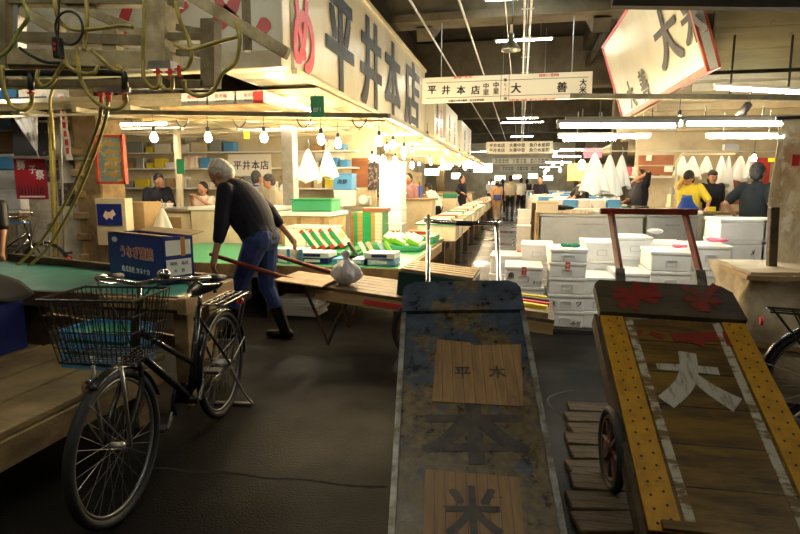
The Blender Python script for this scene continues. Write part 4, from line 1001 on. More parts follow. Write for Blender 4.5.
# ---- the cart being pulled
Bp = V((.3,4.72,.40)); Tp = V((-1.66,4.78,.585)); F,L = cartframe(Tp,Bp,(0,1,0))
if F.to_3x3().col[2].z < 0: F,L = cartframe(Tp,Bp,(0,-1,0))
t = thing('handcart','wooden handcart with red shafts being pulled past the stall by the walking man','handcart',mat=F)
hw=.37
for k in range(6): MB().box((-hw+.0617+.1233*k,L/2,0),(.118,L,.03),tf=F,bev=.003).build('plank', m['woodworn'], t)
for s in (-1,1): MB().box((s*(hw-.03),L/2,-.06),(.05,L,.09),tf=F).build('side_rail', m['woodpale'], t)
q = MB(); q.box((-hw if F.to_3x3().col[0].y>0 else hw,L*.55,-.06),(.01,.9,.04),tf=F); q.build('lettering', m['redsign'], t)
sf = [(-1.45,4.5,.55),(-1.9,4.47,.63),(-2.66,4.45,.84)]
sb = [(-1.45,5.05,.57),(-1.8,5.08,.62),(-2.5,5.1,.80)]
for a_ in (sf,sb): MB().tube(a_,[.026,.024,.018],8,sm=5).build('shaft', m['shaft'], t, flat=False)
ax = V((0,1,0)); axc = V((-.72,4.75,.27))
for s in (-1,1): wheel_part(t, axc+ax*s*.42, ax, .27)
MB().cyl(axc-ax*.44,axc+ax*.44,.02).build('axle', m['rust'], t)
q = MB(); q.box((-.72,4.75,.37),(.3,.5,.12)); q.build('axle_block', m['wooddark'], t)
for s in (-1,1):
    q = MB(); y_=4.75+s*.3; q.tube([(-1.38,y_,.5),(-1.5,y_,.3),(-1.58,y_,.08)],.014,6); q.tube([(-1.78,y_,.56),(-1.66,y_,.3),(-1.58,y_,.08)],.014,6); q.build('prop_leg', m['rust'], t)
# load on the cart
def oncart(x, y, z=.016): return F@V((x,y,z))
xs = 1 if F.to_3x3().col[0].y>0 else -1
q = MB(); q.box((hit(F,309,283).x,hit(F,309,283).y,.036),(.5,.42,.012),tf=F@M.Rotation(.0,4,'Z')); one(q,'plywood_board',m['plywood'],'square plywood board lying at the front of the pulled handcart','board')
q = MB(); c_ = F@V((hit(F,345,286).x,hit(F,345,286).y,.142))
def bag(u,v):
    a=2*math.pi*u; z=(v**.8); pr=[.06,.105,.118,.115,.1,.075,.04,.018,.03,.05,.012]; iv=min(9.999,v*10); k0=int(iv); rr=(pr[k0]*(1-iv+k0)+pr[k0+1]*(iv-k0))*(1+.13*math.sin(a*5+v*5)+.07*math.sin(a*11-v*9)); 
    return c_+V((rr*1.1*math.cos(a),rr*math.sin(a),-.115+.29*z))
q.grid(bag,28,14); one(q,'plastic_bag',m['plasticbag'],'knotted pale plastic bag standing on the pulled handcart','bag',flat=False)
q = MB(); q.box((.0,L-1.0,.118),(.6,.62,.2),tf=F,bev=.006)
t2 = thing('fish_crate','dark green crate with slats of wood on top on the pulled handcart','crate',F@V((0,L-1.0,.018)))
q.build('body', m['rubber' if False else 'tealdark'] if 'tealdark' in m else m['tealcloth'], t2)
for k in range(5): MB().box((-.22+.11*k,L-1.0,.23),(.08,.6,.02),tf=F).build('slat', m['plywood'], t2)
g_='flat timber strips stacked at the tail of the pulled handcart'
for k in range(5):
    one(MB().box((-.27+.135*k,.36,.034),(.11,.62,.035),tf=F),'timber_strip',m['plywood' if k%2 else 'woodpale'],'flat timber strip lying on the tail of the pulled handcart','timber',g_)
for k in range(4):
    one(MB().box((-.2+.135*k,.34,.067),(.05,.6,.03),tf=F@M.Rotation(R(4*k-6),4,'Z')),'packing_strap',m[('yellowtag','red','black','yellowtag')[k]],('yellow strap nearest the front on the pulled cart load','red strap across the pulled cart load','black strap across the pulled cart load','yellow strap farthest back on the pulled cart load')[k],'strap')
# ---- timber boards set in the ground between the tipped carts
a = G(573,400); 
tg = 'weathered drain boards in the ground'
P0 = G(585,405); P1 = G(600,534)
n_ = 9
for k in range(n_):
    f0=k/n_; c_ = P0.lerp(P1,f0+.5/n_); w_=.40
    one(MB().box((c_.x+.1,c_.y,.012),(.42+.04*(k%2),(P0-P1).length/n_-.012,.03),rz=R(8+4*((k*7)%3-1)),bev=.005),'drain_board',m['boardold'],'weathered board of the drain cover, %s row from the back'%(('first','second','third','fourth','fifth','sixth','seventh','eighth','ninth')[k]),'board',tg)
q = MB(); q.ring((P0.x+.02,P0.y+.0,-.006),(0,0,1),.26,.012,20,6,R(60),R(200)); one(q,'drain_ring',m['rubber'],'black curved rim of the drain cover behind the blue cart','drain')
one(MB().sph(G(576,504)+V((0,0,.01)),.035,(1,.7,.35),n=8),'crumpled_wrapper',m['redorange'],'crumpled pink and red wrapper on the ground beside the drain boards','wrapper')
# seam in the ground
q = MB(); pts=[G(150,468),G(220,473),G(300,480),G(386,488)]; q.tube([p+V((0,.012*math.sin(i*2.3),-.004)) for i,p in enumerate(smooth_pts(pts,3))],.009,6,sm=3); o = struct(q,'trim_40',m['rubber'])
# ================================================================ FOAM BOXES
def foam(label, c, d, rz=0, seal=None, marks=None, lid=True, notch=True, group=None, mt_='foam', marks_col='ink', red=None):
    c = V(c); w_,l_,h_ = d; T_ = M.Translation(c)@M.Rotation(rz,4,'Z')
    t = thing('foam_box', label, 'foam box', c, rz, group)
    q = MB(); hb_ = h_-.035 if lid else h_
    if lid: q.box((0,0,hb_/2),(w_-.015,l_-.015,hb_),bev=.012,seg=2,tf=T_)
    else:
        for s in (-1,1): q.box((s*(w_/2-.014),0,h_/2),(.025,l_,h_),bev=.005,tf=T_); q.box((0,s*(l_/2-.014),h_/2),(w_,.025,h_),bev=.005,tf=T_)
        q.box((0,0,h_*.3),(w_-.02,l_-.02,h_*.5),tf=T_)
    q.build('body', m[mt_], t)
    if lid:
        q = MB(); q.box((0,0,h_-.018),(w_,l_,.034),bev=.008,seg=2,tf=T_); q.build('lid', m[mt_], t)
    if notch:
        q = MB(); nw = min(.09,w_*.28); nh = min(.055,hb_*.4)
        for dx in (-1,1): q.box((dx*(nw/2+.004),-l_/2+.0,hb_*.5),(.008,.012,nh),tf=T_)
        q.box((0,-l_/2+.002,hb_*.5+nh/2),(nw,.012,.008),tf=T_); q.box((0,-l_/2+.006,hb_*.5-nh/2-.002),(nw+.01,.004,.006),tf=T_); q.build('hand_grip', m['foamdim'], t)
    f_ = T_@frame((0,-l_/2-.0005,0),(1,0,0),(0,0,1))
    if seal is not None:
        q = MB(); q.poly([(-.022,h_-.085),(.022,h_-.085),(.022,h_+.001),(-.022,h_+.001)],f_@M.Translation((seal,0,.001)),.001); s_ = q.build('seal', m['red'], t)
        text('極\n上', f_@M.Translation((seal,h_-.043,.003)),.03,m['white'],s_)
    if marks:
        for s_,x_,z_,sz in marks: text(s_, f_@M.Translation((x_,z_,.0)), sz, m[marks_col], t, bold=.015, shear=.2)
    if red: 
        q = MB()
        for k in range(5): q.poly([(-w_*.3+k*w_*.13,h_*.35),(-w_*.3+k*w_*.13+.03,h_*.4),(-w_*.3+k*w_*.13+.02,h_*.58),(-w_*.3+k*w_*.13-.01,h_*.5)],f_,.001)
        q.build('red_marks', m['red'], t)
    return t
LV = ('bottom','second from the bottom','third from the bottom','topmost','fifth from the bottom')
def stack(px, Y, n, w_, l_, h_, who, jit=.01, seals=(), marks={}, rz=0, px2=None, hs=None, top_open=False):
    x = D(px,184,Y).x; z = .03
    random.seed(int(px*10+Y*7))
    for k in range(n):
        hh = hs[k] if hs else h_; last = k==n-1
        lv = 'single' if n==1 else ('topmost' if last else LV[k] if k<3 else 'fourth from the bottom')
        foam('foam box, %s in %s'%(lv,who), (x+random.uniform(-jit,jit),Y+l_/2,z), (w_,l_,hh), rz+R(random.uniform(-2.5,2.5)), seal=(0 if k in seals else None), marks=marks.get(k), lid=not(top_open and last))
        z += hh+.001
    return V((x,Y+l_/2,z))
pl_ = G(505,330); 
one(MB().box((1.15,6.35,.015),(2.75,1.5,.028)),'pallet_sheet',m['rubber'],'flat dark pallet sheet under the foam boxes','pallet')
# front row, Y 5.65
stack(571,5.68,5,.365,.5,.175,'the front stack with a green bag on top',seals=(3,),marks={0:(('ﾒ',-.12,.07,.06),('みせ',.11,.05,.05)),1:(('大',-.12,.07,.06),('ワ',.12,.07,.06))},hs=[.168,.168,.0+.168,.0+.15,.135][:4]+[.13])
stack(527,5.66,3,.38,.5,.19,'the front stack just right of the blue cart',seals=(2,),hs=[.2,.2,.2],marks={2:(('魚',-.13,.11,.07),('まぐろ',.13,.05,.03))})
stack(606,5.7,3,.36,.5,.17,'the front stack left of the yellow-edged cart',marks={1:(('大',.1,.07,.06),)})
stack(640,5.72,3,.36,.5,.2,'the front stack between the red handle posts',jit=.005,hs=[.2,.19,.17])
stack(677,5.7,4,.38,.5,.19,'the front stack behind the right red post',jit=.005,hs=[.2,.2,.19,.19])
stack(718,5.75,4,.37,.5,.2,'the front stack beside the tall box tower',jit=.005,hs=[.22,.22,.2,.2])
# second row
for k,(px,n,who,hh) in enumerate(((508,3,'the second row beside the aisle',.21),(541,4,'the second row behind the red-sealed boxes',.19),(604,4,'the second row behind the left red post',.2),(639,4,'the second row below the clear plastic',.215),(673,4,'the second row amid the right pile',.2),(707,3,'the second row near the pink tape box',.21))):
    stack(px,6.32,n,.355,.48,hh,who)
# tall tower at the right
for k in range(5):
    c_ = D(752,184,6.05)
    foam('large foam box, %s in the tower below the dark-shirted man'%('bottom','second from the bottom','middle','second from the top','topmost')[k],(c_.x,6.4,.03+.215*k),(.44,.5,.214),marks=((('ﾒ',.1,.1,.07),) if k in (2,3) else None),notch=False)
for k in range(5):
    c_ = D(793,184,6.05)
    foam('large foam box, %s in the right-edge tower behind the pole'%('bottom','second from the bottom','middle','second from the top','topmost')[k],(c_.x,6.4,.03+.215*k),(.38,.5,.214),marks=((('〆',.0,.1,.07),) if k in (2,3) else None),notch=False)
def on_box(px,py,Y): return D(px,py,Y)
p = D(571,262,5.9)
def blob(name,label,cat,c,r,mt_,sc=(1,1,.6),n=5,seed=1):
    random.seed(seed); q = MB()
    for k in range(n): q.sph(V(c)+V((random.uniform(-r,r)*.9*sc[0],random.uniform(-r,r)*.5,random.uniform(0,r)*.4)),r*random.uniform(.45,.7),(random.uniform(.8,1.3)*sc[0],1,sc[2]),n=10)
    return one(q,name,m[mt_],label,cat,flat=False,remesh=.006,smooth=1)
blob('plastic_bag','crumpled green plastic bag lying on the front foam stack','bag',(D(571,260,5.9).x,5.9,.815),.06,'tealcloth',(1.4,1,.7))
blob('plastic_bag','crumpled pink and white plastic on the box between the red handle posts','bag',(D(680,268,5.9).x,5.9,.835),.05,'magenta',(1.4,1,.5),seed=3)
blob('plastic_bag','pink crumpled tape on the box before the tall tower','bag',(D(718,252,5.9).x-.05,5.95,.9),.06,'magenta',(1.6,1,.4),seed=5)
blob('plastic_bag','clear crumpled plastic sheet on the second row near the left red post','bag',(D(658,240,6.5).x,6.5,.94),.07,'plasticbag',(1.5,1,.6),seed=8)
blob('plastic_bag','small red wrapper on the box beside the aisle','bag',(D(522,255,6.4).x,6.45,.69),.03,'red',(1.6,1,.4),seed=9)
# ================================================================ RIGHT COUNTERS
def counter(name,label,x0,x1,y0,y1,h_,body,top,doors=2,cat='counter',base=.08):
    t = thing(name,label,cat,((x0+x1)/2,(y0+y1)/2,0))
    MB().box(((x0+x1)/2,(y0+y1)/2,(h_-.04+base)/2),(x1-x0,y1-y0,h_-.04-base),bev=.008).build('body',m[body],t)
    MB().box(((x0+x1)/2,(y0+y1)/2,h_-.02),(x1-x0+.04,y1-y0+.04,.04),bev=.006).build('top',m[top],t)
    w_ = (x1-x0)/doors
    for k in range(doors):
        d_ = MB().box((x0+w_*(k+.5),y0-.012,(h_+base)/2),(w_-.03,.02,h_-base-.1),bev=.004).build('door',m[body],t)
        MB().box((x0+w_*(k+.5),y0-.03,h_-.16),(w_*.3,.02,.03)).build('handle',m['steel'],d_)
    for x_ in (x0+.06,x1-.06):
        for y_ in (y0+.06,y1-.06): MB().cyl((x_,y_,0),(x_,y_,base),.03).build('leg',m['black'],t)
    return t
counter('steel_counter','long stainless steel counter cabinet facing the aisle at the right stall',.34,1.95,9.6,10.5,.96,'stainless','stainless',1)
counter('steel_counter','stainless steel counter below the hanging brown board',2.0,2.75,9.6,10.5,.97,'stainless','steel',1)
counter('steel_freezer','stainless freezer counter with a raised rim under the yellow-shirted worker',2.98,4.6,9.6,10.5,.97,'stainless','stainless',2)
MB_ = MB().box((.3,10.0,.49),(.05,.95,.98),bev=.004); one(MB_,'wooden_board',m['woodpale'],'upright wooden board closing the aisle end of the steel counter','board')
one(MB().box((.26,10.9,.55),(.07,.5,1.1),bev=.004),'wooden_post',m['wooddark'],'dark wooden post standing behind the counter end at the aisle','post')
counter('steel_counter','stainless work counter at the far right behind the foam towers',4.65,6.6,9.6,10.5,1.0,'stainless','steel',2)
# things on the right counters
def slab(name,label,cat,px,py,Y,w_,l_,h_,mt_,z=.97,rz=0,group=None,lidmt=None):
    c_ = D(px,py,Y); return one(MB().box((c_.x,Y,z+h_/2+.001),(w_,l_,h_),rz=rz,bev=min(.01,h_*.2)),name,m[mt_],label,cat,group)
foam('cream foam box standing at the aisle end of the long steel counter',(D(547,200,9.95).x,9.95,.961),(.36,.5,.2),mt_='tanfoam')
slab('tray','pale tray of fish fillets on the long steel counter','tray',575,207,10,.6,.5,.05,'peach',.961)
blob('black_bag','dark bundle lying on the fish tray','bag',(D(567,204,10).x,10,1.03),.09,'black',(1.6,1,.6),seed=11)
slab('cutting_board','long white cutting board on the right part of the long counter','cutting board',612,208,10,.8,.5,.04,'white',.961)
slab('wooden_tray','wooden tray stacked with papers left of the freezer','tray',660,208,10,.5,.4,.09,'plywood',.971)
slab('wooden_box','dark brown box on the counter under the brown board','box',640,208,9.9,.22,.3,.12,'wooddark',.971)
slab('white_tray','white tray in front of the yellow-shirted worker','tray',695,208,10.0,.6,.4,.04,'white',.971)
slab('wooden_plank','brown plank lying along the freezer front','plank',745,208,9.8,1.2,.2,.05,'woodplank',.971)
slab('yellow_tag','bright yellow card on the freezer counter','card',712,206,9.8,.12,.02,.12,'yellowtag',.971)
slab('price_scale','grey digital scale behind the yellow-shirted worker','scale',681,184,11.9,.34,.2,.14,'glassgrey',1.25)
one(MB().box((D(681,184,11.9).x,11.9,.625),(.4,.3,1.25)),'scale_stand',m['cream'],'cream stand carrying the grey digital scale','stand')
one(MB().box((5.0,13.5,.5),(3.5,.6,1.0),bev=.01),'back_counter',m['cream'],'cream back counter behind the right stall workers','counter')
# far right stall counters receding
for k,(y0,x0,l) in enumerate(((12.1,.55,'white fish counter behind the long steel counter'),(14.6,.45,'green-sided counter beneath the orange board'),(17.8,.4,'white counter beside the navy-shirted man down the right side'),(21,.35,'far white counter on the right of the aisle'),(24.5,.3,'farther white counter on the right of the aisle'),(29,.3,'farthest counter on the right of the aisle'))):
    counter('fish_counter',l,x0,x0+(1.55 if k==0 else 2.1),y0,y0+1.0,.95,'white' if k!=1 else 'green','white',2)
    for j in range(5):
        random.seed(k*10+j)
        one(MB().box((x0+.2+(.29 if k==0 else .4)*j,y0+.45,.951+.09),((.26 if k==0 else .36),.5,.18),bev=.01),'fish_box',m[('foam','bluelight','foam','foam','bluelight')[(j+k)%5]],('white' if (j+k)%5 in (0,2,3) else 'light blue')+' fish box on a counter down the right side of the aisle','foam box',('white' if (j+k)%5 in (0,2,3) else 'blue')+' fish boxes on the far right counters')
for k,(px,Y) in enumerate(((528,15),(522,18),(530,21))):
    for j in range(3+k%2):
        foam('foam box, %s in the aisle-side stack %s'%(('bottom','second from the bottom','third from the bottom','topmost')[j],('nearest the counter','in the middle','farthest away')[k]),(.12,Y-3,.001+.2*j),(.34,.44,.2),notch=False)
# hanging white cloths
def cloth(label, px, pytop, pybot, Y, wpx, sd=1, mt_='cloth', name='hanging_cloth', cat='cloth', tilt=0):
    a = D(px,pytop,Y); b_ = D(px,pybot,Y); H_ = a.z-b_.z; W_ = wpx*mpp(Y); random.seed(sd); ph = random.random()*6
    t = thing(name,label,cat,V((a.x,a.y,b_.z)))
    q = MB()
    def f_(u,v):
        wd = W_*(.06+.94*v**.75)/2; an = u*2*math.pi
        fold = 1+.22*math.cos(an*5+ph)*min(1,v*2)
        return V((a.x+wd*math.cos(an)*fold+tilt*v*W_, Y+wd*.35*math.sin(an)*fold, a.z-H_*v*(1-.12*abs(math.cos(an*1.5+ph))*v)))
    q.grid(f_,40,14); q.build('fabric',m[mt_],t,flat=False,solid=.006)
    MB().tube([a+V((0,0,.12)),a+V((.02,0,.06)),a],.006).build('hook',m['steel'],t)
    return t
cloth('white cloth hanging highest before the orange board at the right',595,152,196,8.6,24,1)
cloth('white cloth hanging beside the red sign above the raised-hand worker, leftmost pair',610,155,199,8.9,22,2)
cloth('slim white cloth left of the brown board',622,155,190,9.2,16,3)
for k,(px,b_,w_,l) in enumerate(((683,178,16,'leftmost of the cloths behind the yellow-shirted worker'),(693,180,18,'second cloth behind the yellow-shirted worker'),(707,175,14,'third cloth behind the yellow-shirted worker'),(722,188,16,'long cloth right of the yellow-shirted worker'),(729,196,14,'longest cloth right of the yellow-shirted worker'),(741,183,22,'broad cloth left of the dark-shirted man'),(750,181,10,'narrow cloth just left of the dark-shirted man'))):
    cloth('white cloth, '+l,px,156,b_,12.8+.12*(k%3),w_*.85,k+5)
cloth('white cloth with a blue stamp hanging left of the aisle in the left stall',308,149,184,7.4,25,21)
cloth('white cloth hanging right of its twin above the light blue box',327,148,180,7.6,20,22)
cloth('pale cloth bag hanging in front of the left stall counter',162,208,240,7.0,28,25,mt_='cloth')
cloth('pale pink cloth hanging low behind the right counter',729,200,214,10.9,18,31,mt_='peach') if False else None
# boards and panels at the right
def panel(name,label,cat,px0,px1,py0,py1,Y,mt_,th=.02):
    a=D(px0,py1,Y); c_=D(px1,py0,Y); return one(MB().box(((a.x+c_.x)/2,Y,(a.z+c_.z)/2),(c_.x-a.x,th,c_.z-a.z),bev=.003),name,m[mt_],label,cat)
panel('hanging_board','upper brown plank board hanging above the right counter','board',638,674,155,165,13.2,'brownboard')
panel('hanging_board','lower brown plank board hanging above the right counter','board',638,673,166,175,13.2,'brownboard')
panel('paper_note','white paper note on the upper brown board','note',646,652,155,161,13.17,'paper',.005)
panel('paper_note','white paper note on the lower brown board','note',664,673,166,172,13.17,'paper',.005)
panel('hanging_board','orange board glowing behind the warm lamp at the right','board',567,590,163,181,13.2,'orangeboard')
panel('red_curtain','red hanging curtain right of the white cloths','panel',749,771,158,205,13.6,'redsign')
panel('price_placard','yellow price placard above the dark-shirted man','placard',768,775,158,162,10.6,'yellowtag')
panel('back_board','brown board behind the cloths of the right stall','board',728,748,180,205,13.8,'brownboard')
panel('awning_panel','pink striped awning strip over the far right stalls','awning',583,602,148,158,15,'pink')
panel('electric_box','cream switch box on the rail above the white cloths','box',723,738,144,152,9.5,'foamdim',.1)
for k,(x0,x1,l) in enumerate(((600,640,'left half of the low white shelf behind the raised-hand worker'),(642,676,'right part of the low white shelf behind the raised-hand worker'))):
    panel('shelf_board',l,'shelf',x0,x1,176,178,14.3,'white',.3)
random.seed(5)
for k in range(14):
    px = 600+k*5.6; c_ = D(px,184,14.2)
    one(MB().box((c_.x,14.2,D(px,176,14.2).z+.11+.0),(.1,.1,.2),bev=.01),'shelf_packet',m[('pink','white','yellow','tealcloth','peach')[k%5]],'small %s packet on the shelf behind the raised-hand worker'%('pink','white','yellow','dark green','peach')[k%5],'packet','%s packets on the back shelf'%('pink','white','yellow','dark green','peach')[k%5])
# frame of the right stall
t = thing('tube_rack','cream tube rack standing on the right counter behind the yellow-shirted worker','frame',D(677,210,10.8))
q = MB(); q.tube([D(676,213,10.8),D(676,162,10.8),D(682,154,10.8),D(735,154,10.8)],.02,8); q.build('tube_frame',m['cream'],t)
# hanging printed plastic banner at the right edge
a = D(779,118,4.6); t = thing('plastic_banner','printed translucent plastic banner hanging at the right edge','banner',D(795,262,4.6))
q = MB(); q.grid(lambda u,v: V((a.x+.75*u+.01*math.sin(v*9), 4.6+.02*math.sin(u*14+v*3), a.z+.03*u-1.15*v)),24,12)
W('banner',(.75,.66,.48),c2=(.45,.33,.2),sc_=4,lo=.4,hi=.6,rough=.25,stretch=(1.5,1,.7),c3=(.8,.75,.65),sc3=7,lo3=.55,hi3=.6,alpha=.62)
q.build('sheet',m['banner'],t,flat=False,solid=.004)
MB().cyl((a.x-.02,4.6,a.z),(a.x+.9,4.6,a.z+.02),.012).build('rod',m['black'],t)
q = MB()
for k in range(4): q.box((a.x+.12+.13*k,4.565,a.z-.3-.05*k),(.05,.004,.08),rz=0)
q.build('printed_marks',m['red'],t)
# wooden pole and the wrapped crate at the right edge
one(MB().bar(D(771,277,4.35),D(774,207,4.35),.055,.055,bev=.005),'wooden_pole',m['wooddark'],'dark square wooden pole rising from the wrapped crate','pole')
t = thing('wrapped_crate','tall crate wrapped in stained cream sheeting at the right edge','crate',(2.1,4.35,0))
c0 = D(757,262,4.0)
q = MB()
def crate(u,v):
    k = u*4; s_ = int(k)%4; f = k-int(k); x0_,x1_,y0_,y1_ = 1.48,2.7,4.0,4.7
    cr = [(x0_,y0_),(x1_,y0_),(x1_,y1_),(x0_,y1_)]; A_=cr[s_]; B_=cr[(s_+1)%4]
    x = A_[0]+(B_[0]-A_[0])*f; y = A_[1]+(B_[1]-A_[1])*f; b_ = .025*math.sin(f*9+v*7+s_)+.018*math.sin(v*17+f*5)+.008*math.sin(f*31+v*23)
    top = .87+.02*math.sin(f*6)
    return V((x+(b_ if s_%2 else 0)-.1*(1-v)*(s_==3)*0, y+(b_ if s_%2==0 else 0), top*v))
q.grid(crate,96,30); q.build('sheeting',m['tarp'],t,flat=False)
MB().box((2.09,4.35,.87),(1.2,.68,.02)).build('top_board',m['tarp'],t)
q = MB()
for p0,p1 in (((1.46,3.97,.85),(2.7,3.97,.86)),((1.46,3.97,.85),(1.46,4.7,.85)),((1.48,3.97,.42),(2.1,3.96,.36))): q.bar(p0,p1,.012,.03)
q.build('cardboard_edge',m['cardboard'],t)
# ================================================================ LEFT STALL TABLES
t = thing('display_table','long low display table with a green mat at the front of the left stall','table',(-2.6,7.2,0))
MB().box((-2.85,6.5,.56),(3.4,1.9,.05),bev=.004).build('tabletop',m['woodpale'],t)
MB().box((-1.88,8.2,.56),(1.4,1.5,.05),bev=.004).build('tabletop',m['woodpale'],t)
MB().box((-2.85,6.5,.59),(3.42,1.92,.008)).build('green_mat',m['green'],t)
MB().box((-1.88,8.2,.592),(1.42,1.52,.008)).build('green_mat',m['green'],t)
MB().box((-2.85,5.54,.52),(3.4,.03,.14),bev=.003).build('front_board',m['woodpale'],t)
MB().box((-1.13,6.9,.52),(.03,2.7,.12)).build('side_board',m['woodpale'],t) 
for x,y in ((-1.2,5.6),(-2.62,5.6),(-3.6,5.6),(-4.5,5.6),(-1.2,8.85),(-2.5,8.85),(-4.5,7.35),(-1.2,7.3)): MB().box((x,y,.265),(.1,.1,.53),bev=.004).build('leg',m['wooddark'],t)
Z1 = .601
def ontable(px,py,z=Z1): return G(px,py,z)
def pack(name,label,cat,px,py,w_,l_,h_,mt_,rz=0,z=Z1,group=None,tilt=0,strips=(),tx=None,dy=0):
    c_ = G(px,py,z); c_ = V((c_.x,c_.y+l_/2+dy,z)); T_ = M.Translation(c_)@M.Rotation(rz,4,'Z')@M.Rotation(tilt,4,'X')
    lift = abs(math.sin(tilt))*l_/2 if tilt else 0
    T_ = M.Translation((0,0,lift))@T_
    t = thing(name,label,cat,c_,rz,group)
    MB().box((0,0,h_/2),(w_,l_,h_),bev=.003,tf=T_).build('body',m[mt_],t)
    for x_,sw,mm_ in strips:
        MB().box((x_*w_,0,h_/2),(sw*w_,l_+.003,h_+.003),tf=T_).build('stripe',m[mm_],t)
    if tx: text(tx[0],T_@frame((tx[2] if len(tx)>2 else 0,-l_/2-.003,h_/2),(1,0,0),(0,0,1)),tx[1],m[tx[3] if len(tx)>3 else 'white'],t)
    return t
# front row of packets
for i,(px,lv,z) in enumerate(((281,'lower left',Z1),(281,'upper left',Z1+.075),(294,'lower right',Z1),(294,'upper right',Z1+.075))):
    pass
for i,(px,z,l) in enumerate(((285,Z1,'lower white and blue packet beside the walking man\'s hand'),(285,Z1+.076,'upper white and blue packet beside the walking man\'s hand'))):
    c_ = G(285,264,Z1); t = thing('gift_packet',l,'packet',(c_.x,5.75,z))
    MB().box((c_.x,5.78,z+.037),(.34,.24,.073),bev=.003).build('body',m['white'],t)
    for s in (-1,0,1): MB().box((c_.x+s*.14,5.78,z+.037),(.035,.245,.075)).build('stripe',m['bluelight'],t)
    MB().box((c_.x+.07,5.655,z+.037),(.06,.004,.04)).build('label',m['peach'],t)
pos = lambda px: D(px,184,5.8).x
for i,(px,z,w_,mt_,l) in enumerate(((315,Z1,.36,'blue','blue flat box under a white one on the front table edge'),(315,Z1+.06,.38,'white','white flat box on top of a blue one on the front table edge'),(345,Z1,.22,'bluelight','small light blue packet behind the plastic bag'),(357,Z1,.3,'blueboxside','blue and white packet stack right of the plastic bag'),(382,Z1,.34,'blueboxside','broad blue and white packet near the table corner'),(382,Z1+.07,.33,'white','white lidded packet on the broad blue and white one'))):
    t = thing('gift_packet',l,'packet',(pos(px),5.8,z)); MB().box((pos(px),5.8,z+.03),(w_,.28,.058 if z<.62 and mt_!='blueboxside' else .058),bev=.003).build('body',m[mt_],t)
    MB().box((pos(px),5.655,z+.03),(w_*.5,.004,.03)).build('label',m['blue' if mt_=='white' else 'white'],t)
# red box with white writing
c_ = D(308,240,6.7); t = thing('gift_box','large red gift box with white characters under a pale lid','box',(c_.x,6.7,Z1))
MB().box((c_.x,6.9,Z1+.14),(.62,.4,.28),bev=.004).build('body',m['redsign'],t); MB().box((c_.x-.17,6.69,Z1+.14),(.27,.02,.28)).build('white_panel',m['white'],t); MB().box((c_.x,6.9,Z1+.295),(.66,.44,.03),bev=.004).build('lid',m['peach'],t)
text('大\n和',frame((c_.x+.02,6.695,Z1+.14),(1,0,0),(0,0,1)),.12,m['white'],t,bold=.03)
# leaning gift boxes
for i in range(4):
    px = 311+i*9.5; c_ = D(px,238,6.35+.12*i); x=c_.x; y=6.3+.1*i; z = Z1+.075
    t = thing('gift_box','green, white and red gift box leaning, %s of the four'%('leftmost','second from the left','third from the left','rightmost')[i],'box',(x,y,z))
    T_ = M.Translation((x+.05,y,z+.115))@M.Rotation(R(-38),4,'Y')
    MB().box((0,0,0),(.05,.32,.26),tf=T_,bev=.003).build('body',m['greencrate'],t); MB().box((.027,0,0),(.006,.3,.24),tf=T_).build('picture_panel',m['peach'],t)
    MB().box((.031,0,.02),(.004,.2,.08),tf=T_).build('picture',m['gold'],t); MB().box((.0,-.162,-.1),(.052,.004,.05),tf=T_).build('red_corner',m['red'],t)
    MB().box((.0,-.163,.14),(.05,.006,.03),tf=T_).build('red_tag',m['red'],t)
for i in range(2):
    t = thing('gift_box',('lower','upper')[i]+' long flat green gift box with gold band under the leaning boxes','box',(-2.35,6.4,Z1+.035*i))
    MB().box((-2.35,6.45,Z1+.017+.035*i),(1.0-.06*i,.7,.033),bev=.002).build('body',m['greencrate'],t)
    for k in range(5): MB().box((-2.35-.4+.2*k,6.098,Z1+.017+.035*i),(.07,.006,.02)).build('gold_label',m['gold' if k%2 else 'redorange'],t)
# stack of striped gift boxes
for i in range(9):
    c_ = D(366,240,7.3); t = thing('gift_box','green, orange and gold striped gift box, %s in the stack'%(('bottom one','second from the bottom','third from the bottom','fourth from the bottom','middle one','fourth from the top','third from the top','second from the top','topmost')[i]),'box',(c_.x,7.3,Z1+.052*i))
    MB().box((c_.x,7.5,Z1+.026+.052*i),(.46,.34,.05),bev=.002).build('body',m['greencrate'],t)
    for xo,w_,mm_ in ((-.2,.03,'redorange'),(-.09,.07,'gold'),(.09,.05,'gold'),(.17,.1,'peach')): MB().box((c_.x+xo,7.328,Z1+.026+.052*i),(w_,.01,.046)).build('stripe',m[mm_],t)
c_ = D(375,213,7.4)
one(MB().box((c_.x,7.5,Z1+.052*9+.03),(.34,.25,.055),bev=.004),'lacquer_box',m['brownboard'],'dark brown flat box on top of the striped stack','box')
# small leaning cards
for i,(px,mt_) in enumerate(((352,'posterdark'),(362,'white'),(369,'peach'),(380,'blueboxside'),(386,'lime'))):
    c_ = D(px,250,6.25); T_ = M.Translation((c_.x,6.3+.03*i,Z1+.085))@M.Rotation(R(-32),4,'Y')@M.Rotation(R(10),4,'Z')
    t = thing('display_card','small packet leaning on the table, %s of five, %s'%(('leftmost','second','third','fourth','rightmost')[i],('black','white with red line','peach','blue patterned','green')[i]),'packet',(c_.x,6.3,Z1)); MB().box((0,0,0),(.035,.16,.2),tf=T_,bev=.003).build('body',m[mt_],t); MB().box((.0185,0,0),(.003,.03,.16),tf=T_).build('stripe',m['redsign'],t)
